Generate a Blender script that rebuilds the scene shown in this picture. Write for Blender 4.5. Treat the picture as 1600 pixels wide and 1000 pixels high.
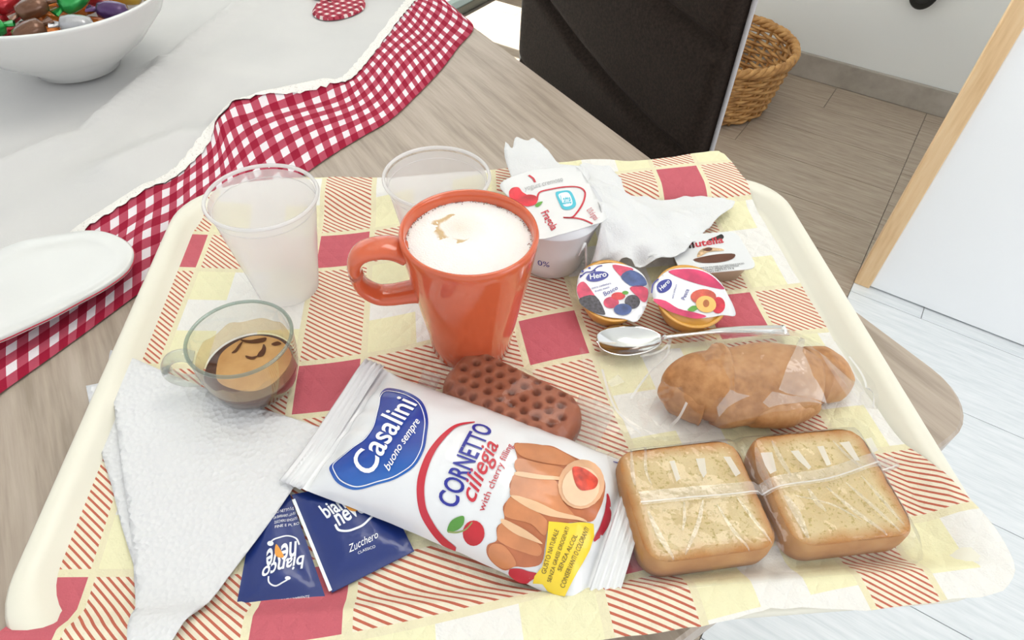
import bpy, bmesh, math, random
import numpy as np
from mathutils import Vector, Matrix, noise
from mathutils.geometry import tessellate_polygon
random.seed(4)
for o in list(bpy.data.objects): bpy.data.objects.remove(o)
SC = bpy.context.scene; COL = SC.collection
# ------------------------------------------------------------ camera, world, lights, exposure
CF = 1022.0; CH = 0.33
_y = Vector((-121, 1085, -CF)).normalized(); _z = Vector((46, 968, CF)); _z = (_z-_y*_z.dot(_y)).normalized(); _x = _y.cross(_z)
RW = Matrix((_x, _y, _z))                      # camera -> world
cam = bpy.data.objects.new('camera', bpy.data.cameras.new('camera')); COL.objects.link(cam)
cam.data.sensor_width = 36; cam.data.lens = CF/1600*36; cam.data.clip_start = .01
cam.matrix_world = Matrix.Translation((0, 0, CH)) @ RW.to_4x4(); SC.camera = cam
W = bpy.data.worlds.new('world'); SC.world = W; W.use_nodes = True
bgn = W.node_tree.nodes['Background']; bgn.inputs[0].default_value = (.93, .96, 1, 1); bgn.inputs[1].default_value = .85
Q0 = Vector((.974, 1.105)); WD = Vector((.7885, -.6151)); WN = Vector((.6151, .7885)); FZ = -.75
def room(a, b, z): p = Q0+WD*a+WN*b; return Vector((p.x, p.y, z))
def light(name, kind, loc, aim, energy, col, **k):
    l = bpy.data.lights.new(name, kind); l.energy = energy; l.color = col
    for q, v in k.items(): setattr(l, q, v)
    o = bpy.data.objects.new(name, l); COL.objects.link(o); o.location = loc
    o.rotation_euler = (Vector(aim)-Vector(loc)).to_track_quat('-Z', 'Y').to_euler(); return o
light('sun', 'SUN', (0, 0, 3), Vector((0, 0, 3))+Vector((WD.x*.36, WD.y*.36, -1)), 28.0, (1, .98, .94), angle=.01)
light('window_daylight', 'AREA', room(-1.6, -.2, .55), (.0, .3, 0), 3.5, (.95, .98, 1), shape='RECTANGLE', size=1.9, size_y=1.4)
light('right_side_daylight', 'AREA', room(1.9, -.9, .75), (.1, .25, 0), 10, (.97, .98, 1), shape='RECTANGLE', size=1.2, size_y=1.5)  # unseen source: area light added for daylight coming from the right
light('overhead_light', 'AREA', (.35, .75, 1.5), (.05, .3, 0), 5, (1, .95, .88), shape='RECTANGLE', size=.9, size_y=.5)  # unseen overhead light, no lamp fitting modelled
vs = SC.view_settings; vs.view_transform = 'Standard'; vs.look = 'None'; vs.gamma = 1; vs.use_curve_mapping = False; vs.exposure = 0.40
# ------------------------------------------------------------ helpers
def at(px, py, z=0.0):
    d = RW @ Vector((px-800, 500-py, -CF)); t = (z-CH)/d.z; return Vector((d.x*t, d.y*t))
def atl(pts, z=0.0): return [at(a, b, z) for a, b in pts]
def link(o, parent=None):
    COL.objects.link(o)
    if parent is not None: o.parent = parent
    return o
def tag(o, label=None, cat=None, group=None, kind=None):
    if label: o['label'] = label
    if cat: o['category'] = cat
    if group: o['group'] = group
    if kind: o['kind'] = kind
    return o
def thing(name, loc, label=None, cat=None, group=None, kind=None):
    o = bpy.data.objects.new(name, None); o.empty_display_size = .02; link(o); o.location = loc
    return tag(o, label, cat, group, kind)
def mesh(name, bm, mat, parent=None, smooth=True, solid=0.0, bevel=0.0):
    """world-space bmesh -> object (origin at the parent's base)"""
    if parent is not None:
        q = parent; off = Vector((0, 0, 0))
        while q is not None: off += Vector(q.location); q = q.parent
        bmesh.ops.translate(bm, verts=bm.verts, vec=-off)
    me = bpy.data.meshes.new(name); bm.normal_update(); bm.to_mesh(me); bm.free()
    for p in me.polygons: p.use_smooth = smooth
    if mat: me.materials.append(mat)
    o = bpy.data.objects.new(name, me); link(o, parent)
    if bevel: m = o.modifiers.new('b', 'BEVEL'); m.width = bevel; m.segments = 2; m.limit_method = 'ANGLE'
    if solid: m = o.modifiers.new('s', 'SOLIDIFY'); m.thickness = solid; m.offset = 1
    return o
def nbm(): return bmesh.new()
def box(bm, c, s, R=None):
    M = Matrix.Translation(c) @ (R.to_4x4() if R is not None else Matrix()) @ Matrix.Diagonal((s[0], s[1], s[2], 1))
    return bmesh.ops.create_cube(bm, size=1, matrix=M)['verts']
def rbox(bm, a0, a1, b0, b1, z0, z1):           # box in room axes
    R = Matrix(((WD.x, WN.x, 0), (WD.y, WN.y, 0), (0, 0, 1)))
    return box(bm, room((a0+a1)/2, (b0+b1)/2, (z0+z1)/2), (a1-a0, b1-b0, z1-z0), R)
def grid(bm, P, closed_u=False, closed_v=False, uv=None, flip=False):
    """P[i][j] points"""
    n = len(P); m = len(P[0]); V = [[bm.verts.new(p) for p in r] for r in P]
    L = bm.loops.layers.uv.verify() if uv else None
    for i in range(n if closed_u else n-1):
        for j in range(m if closed_v else m-1):
            i2 = (i+1) % n; j2 = (j+1) % m
            q = [V[i][j], V[i2][j], V[i2][j2], V[i][j2]]; u = [(i, j), (i+1, j), (i+1, j+1), (i, j+1)]
            if flip: q.reverse(); u.reverse()
            try: f = bm.faces.new(q)
            except ValueError: continue
            if uv:
                for l, (a, b) in zip(f.loops, u): l[L].uv = uv(a, b)
    return V
def lathe(bm, prof, n=48, M=Matrix(), cap0=False, cap1=False, oval=1.0):
    P = [[M @ Vector((r*math.cos(2*math.pi*k/n), r*oval*math.sin(2*math.pi*k/n), z)) for k in range(n)] for r, z in prof]
    V = grid(bm, P, closed_v=True)
    if cap0: bm.faces.new(V[0])
    if cap1: bm.faces.new(V[-1])
    return V
def tube(bm, pts, r, n=8, closed=False, cap=True):
    pts = [Vector(p) for p in pts]; N = len(pts); P = []; up = Vector((0, 0, 1))
    for i in range(N):
        t = ((pts[(i+1) % N]-pts[i-1]) if closed else (pts[min(i+1, N-1)]-pts[max(i-1, 0)])).normalized()
        s = t.cross(up); s = s.normalized() if s.length > 1e-4 else Vector((1, 0, 0)); u = s.cross(t)
        rr = r(i/(N-1)) if callable(r) else r
        ra, rb = rr if isinstance(rr, tuple) else (rr, rr)
        P.append([pts[i]+s*ra*math.cos(a)+u*rb*math.sin(a) for a in [2*math.pi*k/n for k in range(n)]])
    V = grid(bm, P, closed_u=closed, closed_v=True)
    if cap and not closed: bm.faces.new(V[0]); bm.faces.new(V[-1])
def smooth_poly(p, k=5, closed=True):
    p = [Vector(q) for q in p]; n = len(p); out = []
    for i in range(n if closed else n-1):
        a, b, c, d = (p[(i-1) % n], p[i], p[(i+1) % n], p[(i+2) % n]) if closed else (p[max(i-1, 0)], p[i], p[i+1], p[min(i+2, n-1)])
        for j in range(k):
            t = j/k; out.append(.5*((2*b)+(-a+c)*t+(2*a-5*b+4*c-d)*t*t+(-a+3*b-3*c+d)*t**3))
    if not closed: out.append(p[-1])
    return out
def flat(poly, step=.004):
    """2D polygon -> triangulated bmesh cut on a fine grid"""
    bm = nbm(); vs_ = [bm.verts.new((p[0], p[1], 0)) for p in poly]
    for t in tessellate_polygon([[Vector((p[0], p[1], 0)) for p in poly]]):
        try: bm.faces.new([vs_[i] for i in t])
        except ValueError: pass
    cut(bm, step); return bm
def cut(bm, step):
    xs = [v.co.x for v in bm.verts]; ys = [v.co.y for v in bm.verts]
    if not xs: return
    for ax, lo, hi in ((0, min(xs), max(xs)), (1, min(ys), max(ys))):
        n = int((hi-lo)/step)
        for i in range(1, n+1):
            c = Vector((0, 0, 0)); c[ax] = lo+(hi-lo)*i/(n+1); nn = Vector((0, 0, 0)); nn[ax] = 1
            bmesh.ops.bisect_plane(bm, geom=bm.verts[:]+bm.edges[:]+bm.faces[:], dist=1e-7, plane_co=c, plane_no=nn)
class Surf:
    def __init__(s, h): s.h = h
    def loc(s, px, py):
        z = .01
        for _ in range(14): p = at(px, py, z); z = .5*z+.5*s.h(p.x, p.y)
        return at(px, py, z)
def drape(bm, surf, off):
    for v in bm.verts: v.co.z = surf.h(v.co.x, v.co.y)+off+v.co.z
    for f in bm.faces:
        if f.normal.z < 0: f.normal_flip()
def fixn(bm):
    bm.normal_update()
    for f in bm.faces:
        if f.normal.z < 0: f.normal_flip()
def patch_px(name, px, surf, off, mat, parent, k=4, step=.005, smooth=True):
    p = [surf.loc(*q) for q in px]
    if k: p = smooth_poly(p, k)
    bm = flat(p, step); fixn(bm); drape(bm, surf, off); return mesh(name, bm, mat, parent)
def disc_px(name, cx, cy, rx, ry, surf, off, mat, parent, rot=0, n=20):
    c, s = math.cos(rot), math.sin(rot)
    return patch_px(name, [(cx+rx*math.cos(t)*c-ry*math.sin(t)*s, cy+rx*math.cos(t)*s+ry*math.sin(t)*c) for t in [2*math.pi*i/n for i in range(n)]], surf, off, mat, parent, k=0)
def ribbon_px(name, px, w, surf, off, mat, parent, closed=False, k=6):
    p = smooth_poly([surf.loc(*q) for q in px], k, closed); n = len(p); A = []
    for i in range(n):
        t = (p[(i+1) % n]-p[i-1]) if closed else p[min(i+1, n-1)]-p[max(i-1, 0)]
        t = t.normalized(); s = Vector((-t.y, t.x)); ww = w(i/(n-1)) if callable(w) else w
        A.append([Vector((*(p[i]-s*ww/2), 0)), Vector((*p[i], 0)), Vector((*(p[i]+s*ww/2), 0))])
    bm = nbm(); grid(bm, A, closed_u=closed); fixn(bm); drape(bm, surf, off); return mesh(name, bm, mat, parent)
def text_bm(s, bold=0.0, shear=0.0):
    cu = bpy.data.curves.new('t', 'FONT'); cu.body = s; cu.offset = bold; cu.shear = shear; cu.resolution_u = 4
    o = bpy.data.objects.new('t', cu); COL.objects.link(o); bpy.context.view_layer.update()
    me = o.evaluated_get(bpy.context.evaluated_depsgraph_get()).to_mesh(); bm = nbm(); bm.from_mesh(me)
    bpy.data.objects.remove(o); bmesh.ops.triangulate(bm, faces=bm.faces); return bm
def text_px(name, s, BL, BR, TL, surf, off, mat, parent, bold=0.0, shear=0.0, step=.006):
    bm = text_bm(s, bold, shear)
    x0 = min(v.co.x for v in bm.verts); x1 = max(v.co.x for v in bm.verts); y1 = max(v.co.y for v in bm.verts)
    a, b, c = surf.loc(*BL), surf.loc(*BR), surf.loc(*TL)
    for v in bm.verts: p = a+(b-a)*((v.co.x-x0)/(x1-x0))+(c-a)*(v.co.y/y1); v.co = (p.x, p.y, 0)
    cut(bm, step); fixn(bm); drape(bm, surf, off); return mesh(name, bm, mat, parent, smooth=False)
# ------------------------------------------------------------ materials
MATS = {}
def M(name, col=(.8, .8, .8), rough=.5, spec=.5, metal=0, bump=0, bscale=200, trans=0, alpha=1, coat=0, ior=1.45, sss=0, var=0, vscale=20, bdist=.001):
    if name in MATS: return MATS[name]
    m = bpy.data.materials.new(name); m.use_nodes = True; MATS[name] = m; N = m.node_tree.nodes; L = m.node_tree.links
    b = N['Principled BSDF']; b.inputs['Base Color'].default_value = (*col, 1); b.inputs['Roughness'].default_value = rough
    b.inputs['Specular IOR Level'].default_value = spec; b.inputs['Metallic'].default_value = metal; b.inputs['Transmission Weight'].default_value = trans
    b.inputs['Alpha'].default_value = alpha; b.inputs['Coat Weight'].default_value = coat; b.inputs['IOR'].default_value = ior
    if sss: b.inputs['Subsurface Weight'].default_value = sss; b.inputs['Subsurface Radius'].default_value = (.01, .006, .003); b.inputs['Subsurface Scale'].default_value = 1
    tc = N.new('ShaderNodeTexCoord')
    if var:
        t = N.new('ShaderNodeTexNoise'); t.inputs['Scale'].default_value = vscale; t.inputs['Detail'].default_value = 5
        r = N.new('ShaderNodeValToRGB'); L.new(tc.outputs['Object'], t.inputs['Vector']); L.new(t.outputs[0], r.inputs[0]); L.new(r.outputs[0], b.inputs['Base Color'])
        r.color_ramp.elements[0].position = .3; r.color_ramp.elements[1].position = .7
        r.color_ramp.elements[0].color = (*[c*(1-var) for c in col], 1); r.color_ramp.elements[1].color = (*[min(1, c*(1+var)) for c in col], 1)
    if bump:
        t = N.new('ShaderNodeTexNoise'); t.inputs['Scale'].default_value = bscale; t.inputs['Detail'].default_value = 4
        u = N.new('ShaderNodeBump'); u.inputs['Strength'].default_value = bump; u.inputs['Distance'].default_value = bdist
        L.new(tc.outputs['Object'], t.inputs['Vector']); L.new(t.outputs[0], u.inputs['Height']); L.new(u.outputs[0], b.inputs['Normal'])
    return m
class NT:
    """tiny expression builder for node maths"""
    def __init__(s, m): s.m = m; s.N = m.node_tree.nodes; s.L = m.node_tree.links; s.bsdf = s.N['Principled BSDF']
    def n(s, t, **k):
        o = s.N.new(t)
        for a, b in k.items(): setattr(o, a, b)
        return o
    def math(s, op, a, b=None, c=None):
        o = s.n('ShaderNodeMath', operation=op)
        for i, v in enumerate((a, b, c)):
            if v is None: continue
            if isinstance(v, (int, float)): o.inputs[i].default_value = v
            else: s.L.new(v, o.inputs[i])
        return o.outputs[0]
    def mix(s, f, a, b):
        o = s.n('ShaderNodeMix', data_type='RGBA')
        for i, v in ((0, f), (6, a), (7, b)):
            if isinstance(v, (int, float)): o.inputs[i].default_value = v
            elif isinstance(v, tuple): o.inputs[i].default_value = (*v, 1)
            else: s.L.new(v, o.inputs[i])
        return o.outputs[2]
    def xyz(s, out='Object', scale=None, rot=0):
        t = s.n('ShaderNodeTexCoord').outputs[out]; mp = s.n('ShaderNodeMapping'); s.L.new(t, mp.inputs[0])
        mp.inputs['Rotation'].default_value = (0, 0, rot)
        if scale: m2 = s.n('ShaderNodeMapping'); m2.inputs['Scale'].default_value = scale; s.L.new(mp.outputs[0], m2.inputs[0]); mp = m2
        sp = s.n('ShaderNodeSeparateXYZ'); s.L.new(mp.outputs[0], sp.inputs[0]); return mp.outputs[0], sp.outputs
    def noise(s, vec, scale, detail=4, rough=.5):
        t = s.n('ShaderNodeTexNoise'); s.L.new(vec, t.inputs['Vector']); t.inputs['Scale'].default_value = scale; t.inputs['Detail'].default_value = detail; t.inputs['Roughness'].default_value = rough
        return t.outputs[0]
    def ramp(s, f, stops):
        r = s.n('ShaderNodeValToRGB'); s.L.new(f, r.inputs[0]); e = r.color_ramp.elements
        while len(e) < len(stops): e.new(.5)
        for q, (p, c) in zip(e, stops): q.position = p; q.color = (*c, 1)
        return r.outputs[0]
    def bump(s, h, strength=.5, dist=.001):
        u = s.n('ShaderNodeBump'); u.inputs['Strength'].default_value = strength; u.inputs['Distance'].default_value = dist
        s.L.new(h, u.inputs['Height']); s.L.new(u.outputs[0], s.bsdf.inputs['Normal'])
    def color(s, c): s.L.new(c, s.bsdf.inputs['Base Color'])
def mat(name, **k): return NT(M(name, **k))
def wood(name, a, b, c, rot, sc=1.0, rough=.45, out='Object'):
    t = mat(name, rough=rough); v, s = t.xyz(out, (1*sc, 14*sc, 1*sc), rot)
    n1 = t.noise(v, 2.2, 6, .6); n2 = t.noise(v, 9, 3, .5)
    f = t.math('ADD', t.math('MULTIPLY', n1, .7), t.math('MULTIPLY', n2, .3))
    t.color(t.ramp(f, [(.36, a), (.5, b), (.64, c)])); t.bump(n2, .15, .0005); return t.m
def film(name, haze=.05, rough=.06, tint=(1, 1, 1), bs=0.0, gl=1.0):
    m = bpy.data.materials.new(name); m.use_nodes = True; N = m.node_tree.nodes; L = m.node_tree.links; N.clear()
    out = N.new('ShaderNodeOutputMaterial'); tr = N.new('ShaderNodeBsdfTransparent'); tr.inputs[0].default_value = (*tint, 1)
    df = N.new('ShaderNodeBsdfDiffuse'); df.inputs[0].default_value = (.95, .95, .95, 1); tl = N.new('ShaderNodeBsdfTranslucent'); tl.inputs[0].default_value = (.95, .95, .95, 1)
    ad = N.new('ShaderNodeMixShader'); ad.inputs[0].default_value = .5; L.new(df.outputs[0], ad.inputs[1]); L.new(tl.outputs[0], ad.inputs[2])
    mx = N.new('ShaderNodeMixShader'); mx.inputs[0].default_value = haze; L.new(tr.outputs[0], mx.inputs[1]); L.new(ad.outputs[0], mx.inputs[2])
    gs = N.new('ShaderNodeBsdfGlossy'); gs.inputs['Roughness'].default_value = rough
    fr = N.new('ShaderNodeLayerWeight'); fr.inputs[0].default_value = .5
    pw = N.new('ShaderNodeMath'); pw.operation = 'POWER'; L.new(fr.outputs[1], pw.inputs[0]); pw.inputs[1].default_value = 3.2
    pa = N.new('ShaderNodeMath'); pa.operation = 'MULTIPLY_ADD'; L.new(pw.outputs[0], pa.inputs[0]); pa.inputs[1].default_value = .85; pa.inputs[2].default_value = .06
    mu = N.new('ShaderNodeMath'); mu.operation = 'MULTIPLY'; L.new(pa.outputs[0], mu.inputs[0]); mu.inputs[1].default_value = gl
    m2 = N.new('ShaderNodeMixShader'); L.new(mu.outputs[0], m2.inputs[0]); L.new(mx.outputs[0], m2.inputs[1]); L.new(gs.outputs[0], m2.inputs[2]); L.new(m2.outputs[0], out.inputs[0])
    if bs:
        tc = N.new('ShaderNodeTexCoord'); t = N.new('ShaderNodeTexNoise'); t.inputs['Scale'].default_value = bs; L.new(tc.outputs['Object'], t.inputs['Vector'])
        u = N.new('ShaderNodeBump'); u.inputs['Strength'].default_value = .5; u.inputs['Distance'].default_value = .002; L.new(t.outputs[0], u.inputs['Height'])
        for q in (gs, fr): L.new(u.outputs[0], q.inputs['Normal'])
    MATS[name] = m; return m
white = M('white_paint', (.76, .765, .74), .6, bump=.05, bscale=60)
# ============================================================ SETTING
floor_wood = wood('floor_laminate', (.29, .225, .17), (.37, .295, .23), (.43, .36, .285), math.atan2(WD.y, WD.x)*-1, 3, .4)
floor_pale = wood('pale_floor', (.66, .70, .72), (.74, .77, .79), (.80, .82, .84), math.atan2(WD.y, WD.x)*-1, 3, .4)
bm = nbm(); rbox(bm, -1.75, 3.2, -2.3, 1.1, FZ-.05, FZ-.006)
floor = tag(mesh('floor', bm, M('floor_joint', (.26, .23, .20), .8), smooth=False), kind='structure')
pl_cache = {}
def planks(a_lo, a_hi, b_lo, b_hi, L, w, mt, key, name='plank'):
    r = 0; b = b_lo
    while b < b_hi-.001:
        b2 = min(b+w, b_hi); a = a_lo-(r*.43 % 1)*L
        while a < a_hi:
            x0, x1 = max(a, a_lo), min(a+L, a_hi)
            if x1-x0 > .02:
                k = (key, round(x1-x0, 3), round(b2-b, 3))
                if k not in pl_cache:
                    bb = nbm(); R = Matrix(((WD.x, WN.x, 0), (WD.y, WN.y, 0), (0, 0, 1))); box(bb, (0, 0, 0), (x1-x0-.0016, b2-b-.0016, .006), R)
                    me = bpy.data.meshes.new('plank'); bb.to_mesh(me); bb.free(); me.materials.append(mt); pl_cache[k] = me
                o = bpy.data.objects.new(name, pl_cache[k]); link(o, floor); o.location = room((x0+x1)/2, (b+b2)/2, FZ-.003)
            a += L
        b = b2; r += 1
planks(-1.7, 0, -2.2, 1.03, 1.25, .19, floor_wood, 'w')
planks(0.0, 3.1, .01, 1.03, 1.25, .19, floor_wood, 'w2')
planks(0.0, 3.1, -2.2, .01, 1.25, .24, floor_pale, 'p')
bm = nbm(); rbox(bm, -1.75, 3.2, 1.03, 1.1, FZ, 1.6)
tag(mesh('wall_right', bm, white, smooth=False), kind='structure')
bm = nbm(); rbox(bm, -1.7, 3.2, 1.015, 1.03, FZ, FZ+.085)
tag(mesh('baseboard_right', bm, wood('baseboard_wood', (.30, .27, .23), (.38, .34, .29), (.44, .40, .35), -math.atan2(WD.y, WD.x), 3), smooth=False, bevel=.003), kind='structure')
bm = nbm(); rbox(bm, -1.86, 3.2, -2.6, 1.1, 1.6, 1.66)
tag(mesh('ceiling', bm, white, smooth=False), kind='structure')
# window wall on the left: masonry above, sliding glass door below
bm = nbm(); rbox(bm, -1.82, -1.7, -2.3, -1.3, FZ, 1.6); rbox(bm, -1.82, -1.7, -1.3, .97, 1.35, 1.6); rbox(bm, -1.82, -1.7, .97, 1.1, FZ, 1.6)
tag(mesh('wall_left', bm, white, smooth=False), kind='structure')
darkfr = M('dark_aluminium', (.045, .055, .05), .35, metal=.3)
bm = nbm(); rbox(bm, -1.80, -1.72, -1.3, .97, FZ, FZ+.035)
for b in (-1.3, -.15, .52, .92): rbox(bm, -1.79, -1.73, b, b+.06, FZ+.03, 1.35)
rbox(bm, -1.80, -1.72, -1.3, .97, 1.3, 1.36)
wf = tag(mesh('window_1', bm, darkfr, smooth=False, bevel=.004), kind='structure')
for b in (-1.24, -.09, .58):
    bm = nbm(); rbox(bm, -1.763, -1.757, b, b+(1.09 if b < -1 else .61 if b < 0 else .34), FZ+.035, 1.3)
    mesh('pane', bm, film('window_glass_%d' % int(b*100), .0, .02, (.97, .99, .98)), wf, smooth=False)
bm = nbm(); rbox(bm, -5.0, -1.82, -3, 3, FZ-.05, FZ-.01)
tag(mesh('terrace_slab', bm, M('terrace_stone', (.8, .8, .78), .7), smooth=False), kind='structure')  # stone terrace outside the window
# white door leaf with a beech edge
dr = thing('door_1', room(.0, .02, FZ), kind='structure')
bm = nbm(); rbox(bm, .036, .86, -.0, .04, FZ+.004, 1.25); mesh('leaf', bm, M('white_lacquer', (.93, .94, .95), .35), dr, smooth=False, bevel=.002)
bm = nbm(); rbox(bm, 0, .036, -.006, .046, FZ, 1.25); mesh('edge_strip', bm, wood('beech', (.70, .46, .24), (.78, .54, .30), (.82, .60, .36), 0, 2), dr, smooth=False, bevel=.002)
# small black fitting on the wall
bm = nbm(); RM = Matrix(((WD.x, 0, WN.x), (WD.y, 0, WN.y), (0, 1, 0))).to_4x4()
fit = thing('wall_socket_adapter', room(.02, 1.03, -.42), 'small black rounded fitting stuck on the white wall near the upper right corner', 'wall fitting')
fit.location = room(0.005+(Vector((1.475, 2.02))-Q0).dot(WD)-.005, 1.03, -.39)
c = Vector(fit.location)
lathe(bm, [(.0, -.012), (.036, -.012), (.042, -.007), (.042, .03), (.038, .038), (0, .038)], 32, Matrix.Translation(c) @ Matrix(((WD.x, 0, -WN.x, 0), (WD.y, 0, -WN.y, 0), (0, 1, 0, 0), (0, 0, 0, 1))), oval=1.3)
mesh('body', bm, M('black_plastic', (.02, .02, .018), .5), fit)
bm = nbm(); lathe(bm, [(.0, .038), (.026, .038), (.026, .043), (.022, .045), (0, .045)], 32, Matrix.Translation(c) @ Matrix(((WD.x, 0, -WN.x, 0), (WD.y, 0, -WN.y, 0), (0, 1, 0, 0), (0, 0, 0, 1))), oval=1.3)
mesh('cap', bm, MATS['black_plastic'], fit)
# ============================================================ BASKET
wk = mat('wicker', rough=.6); v, s = wk.xyz(); wk.color(wk.ramp(wk.noise(v, 30, 4), [(.3, (.27, .12, .035)), (.5, (.50, .26, .085)), (.7, (.64, .37, .14))])); wk.bump(wk.noise(v, 150), .4, .002)
BC = Vector((.865, 2.03, FZ+.001))
bk = thing('wicker_basket', BC, 'round honey coloured wicker basket on the floor behind the dark chair', 'basket')
NS = 30; H = .2
def brad(z): return .19+.045*(z/H)
def ring(zf, ph, r=.0062, tw=.006):
    pts = []
    for i in range(NS*3):
        a = 2*math.pi*i/(NS*3); rr = brad(zf)+tw*math.cos(NS/2*a+ph); pts.append(BC+Vector((rr*math.cos(a), rr*math.sin(a), zf+.0015*math.sin(5*a+ph))))
    b = nbm(); tube(b, pts, (r, r*.85), 6, closed=True); return b
for k in range(15): mesh('wicker_strand', ring(.012+k*.0118, math.pi*(k % 2)), wk.m, bk)
for i in range(NS):
    a = 2*math.pi*(i)/NS; b = nbm()
    tube(b, [BC+Vector((brad(z)*math.cos(a), brad(z)*math.sin(a), z)) for z in (.004, .06, .12, .19)], .0055, 6); mesh('stake', b, wk.m, bk)
for k, (dr_, dz) in enumerate(((0, 0), (.011, .006), (-.006, .010))):
    b = nbm(); pts = []
    for i in range(120):
        a = 2*math.pi*i/120; q = 18*a+k*2.1; rr = brad(H)+.006*math.cos(q); pts.append(BC+Vector((rr*math.cos(a), rr*math.sin(a), H-.006+.008*math.sin(q)+dz*.3)))
    tube(b, pts, .0085, 7, closed=True); mesh('rim_braid', b, wk.m, bk)
b = nbm(); lathe(b, [(0, .004), (.185, .004), (.185, .012), (0, .012)], 40, Matrix.Translation(BC)); mesh('base', b, wk.m, bk)
for k in range(7):
    b = nbm(); rr = .02+.025*k; tube(b, [BC+Vector((rr*math.cos(t), rr*math.sin(t), .014+.002*math.sin(9*t))) for t in [2*math.pi*i/60 for i in range(60)]], .005, 5, closed=True); mesh('base_strand', b, wk.m, bk)
# ============================================================ TABLE
E2 = Vector((-.462, .887)).normalized(); N2 = Vector((E2.y, -E2.x))
C0 = Vector((.343, .224)); TT = -.010; TL, TW = 1.42, .9; TR = .04
def tb(a, b, z): p = C0+E2*a-N2*b; return Vector((p.x, p.y, z))
def rrect(x0, x1, y0, y1, r, n=8):
    out = []
    for cx, cy, s in ((x1-r, y0+r, -90), (x1-r, y1-r, 0), (x0+r, y1-r, 90), (x0+r, y0+r, 180)):
        for i in range(n+1): t = math.radians(s+90*i/n); out.append((cx+r*math.cos(t), cy+r*math.sin(t)))
    return out
table = thing('dining_table', tb(.7, .45, FZ), 'pale grey-brown wood dining table with rounded corner under tray and cloth', 'table')
tw_ = wood('table_laminate', (.31, .25, .195), (.41, .335, .27), (.47, .395, .325), -math.radians(117.5), 3.2, .38)
b = nbm(); R0 = rrect(0, TL, 0, TW, TR); R1 = rrect(.002, TL-.002, .002, TW-.002, TR)
P = [[tb(*q, TT-.03) for q in R1], [tb(*q, TT-.028) for q in R0], [tb(*q, TT-.002) for q in R0], [tb(*q, TT) for q in R1]]
V = grid(b, P, closed_v=True); b.faces.new(V[0]); b.faces.new(V[-1]); bmesh.ops.recalc_face_normals(b, faces=b.faces)
mesh('tabletop', b, tw_, table, smooth=False)
legm = M('table_leg_metal', (.12, .115, .11), .4)
RT = Matrix(((E2.x, N2.x, 0), (E2.y, N2.y, 0), (0, 0, 1)))
for a_, b_ in ((.12, .07), (TL-.07, .07), (.07, TW-.07), (TL-.07, TW-.07)):
    b = nbm(); box(b, tb(a_, b_, (FZ+TT-.03)/2), (.06, .06, TT-.03-FZ), RT); mesh('leg', b, legm, table, smooth=False, bevel=.003)
b = nbm()
box(b, tb(TL/2, .07, TT-.06), (TL-.2, .02, .06), RT); box(b, tb(TL/2, TW-.07, TT-.06), (TL-.2, .02, .06), RT)
box(b, tb(.07, TW/2, TT-.06), (.02, TW-.2, .06), RT); box(b, tb(TL-.07, TW/2, TT-.06), (.02, TW-.2, .06), RT)
mesh('apron', b, legm, table, smooth=False)
# ============================================================ CHAIR
E0 = Vector((.325, .258)); CD = .17
def chp(e, d, z): p = E0+E2*e+N2*d; return Vector((p.x, p.y, z))
chair = thing('dining_chair', chp(.57, CD+.02, FZ), 'high-backed dark brown upholstered dining chair with pale piping by the table', 'chair')
cf = mat('chair_fabric', rough=.8, spec=.15); v, s = cf.xyz(); cf.color(cf.ramp(cf.noise(v, 300, 2), [(.3, (.018, .012, .009)), (.7, (.034, .023, .017))])); cf.bump(cf.noise(v, 900, 2), .5, .001)
def seam(e, z):
    # curved quilting grooves, like drooping arcs falling towards the right edge
    d = 1
    for k, z0 in enumerate((.16, .02, -.12, -.26, -.40)):
        u = (e-.366)/.42                        # 0 right edge .. 1 left edge
        zc = z0+.0-.16*(1-u)**.75+.03*(1-u)**3
        d = min(d, abs(z-zc))
    return d
b = nbm(); nu, nv = 50, 150; P = []; Pb = []
for i in range(nu+1):
    u = i/nu; r1 = []; r2 = []
    for j in range(nv+1):
        z = -.50+.80*j/nv; wl = .77+.04*(-z)*.8; e0, e1 = .366, wl
        e = e0+(e1-e0)*u
        edge = min(1, (min(u, 1-u)*(e1-e0))/.02); ev = min(1, (nv-j)*.8/nv/.02)
        th = .020*math.sqrt(max(0, 1-(1-min(edge, 1))**2))*math.sqrt(max(0, 1-(1-ev)**2))
        g = seam(e, z); th -= .011*math.exp(-(g/.008)**2)*(edge)
        r1.append(chp(e, CD-th, z)); r2.append(chp(e0+.026+(e1-e0-.04)*u, CD+.028, z))
    P.append(r1); Pb.append(r2)
grid(b, P); grid(b, Pb)
for j in range(nv):
    pass
grid(b, [P[0], Pb[0]]); grid(b, [P[-1], Pb[-1]]); grid(b, [[p[-1] for p in P], [p[-1] for p in Pb]]); grid(b, [[p[0] for p in P], [p[0] for p in Pb]])
bmesh.ops.remove_doubles(b, verts=b.verts, dist=1e-5); bmesh.ops.recalc_face_normals(b, faces=b.faces)
mesh('backrest', b, cf.m, chair)
b = nbm(); tube(b, [chp(.3645, CD-.002, -.5), chp(.3645, CD-.002, .29), chp(.38, CD-.002, .305), chp(.75, CD-.002, .305), chp(.765, CD-.002, .29), chp(.792, CD-.002, -.5)], .0028, 8)
mesh('piping', b, M('piping_grey', (.42, .40, .40), .6), chair)
b = nbm(); Rr = rrect(.35, .80, CD-.42, CD-.02, .05); P = []
for zz, ins in ((-.30, .01), (-.295, 0), (-.25, 0), (-.235, .012), (-.232, .05)):
    P.append([chp(.575+(q[0]-.575)*(1-ins*4), (CD-.22)+(q[1]-CD+.22)*(1-ins*4), zz) for q in Rr])
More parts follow.
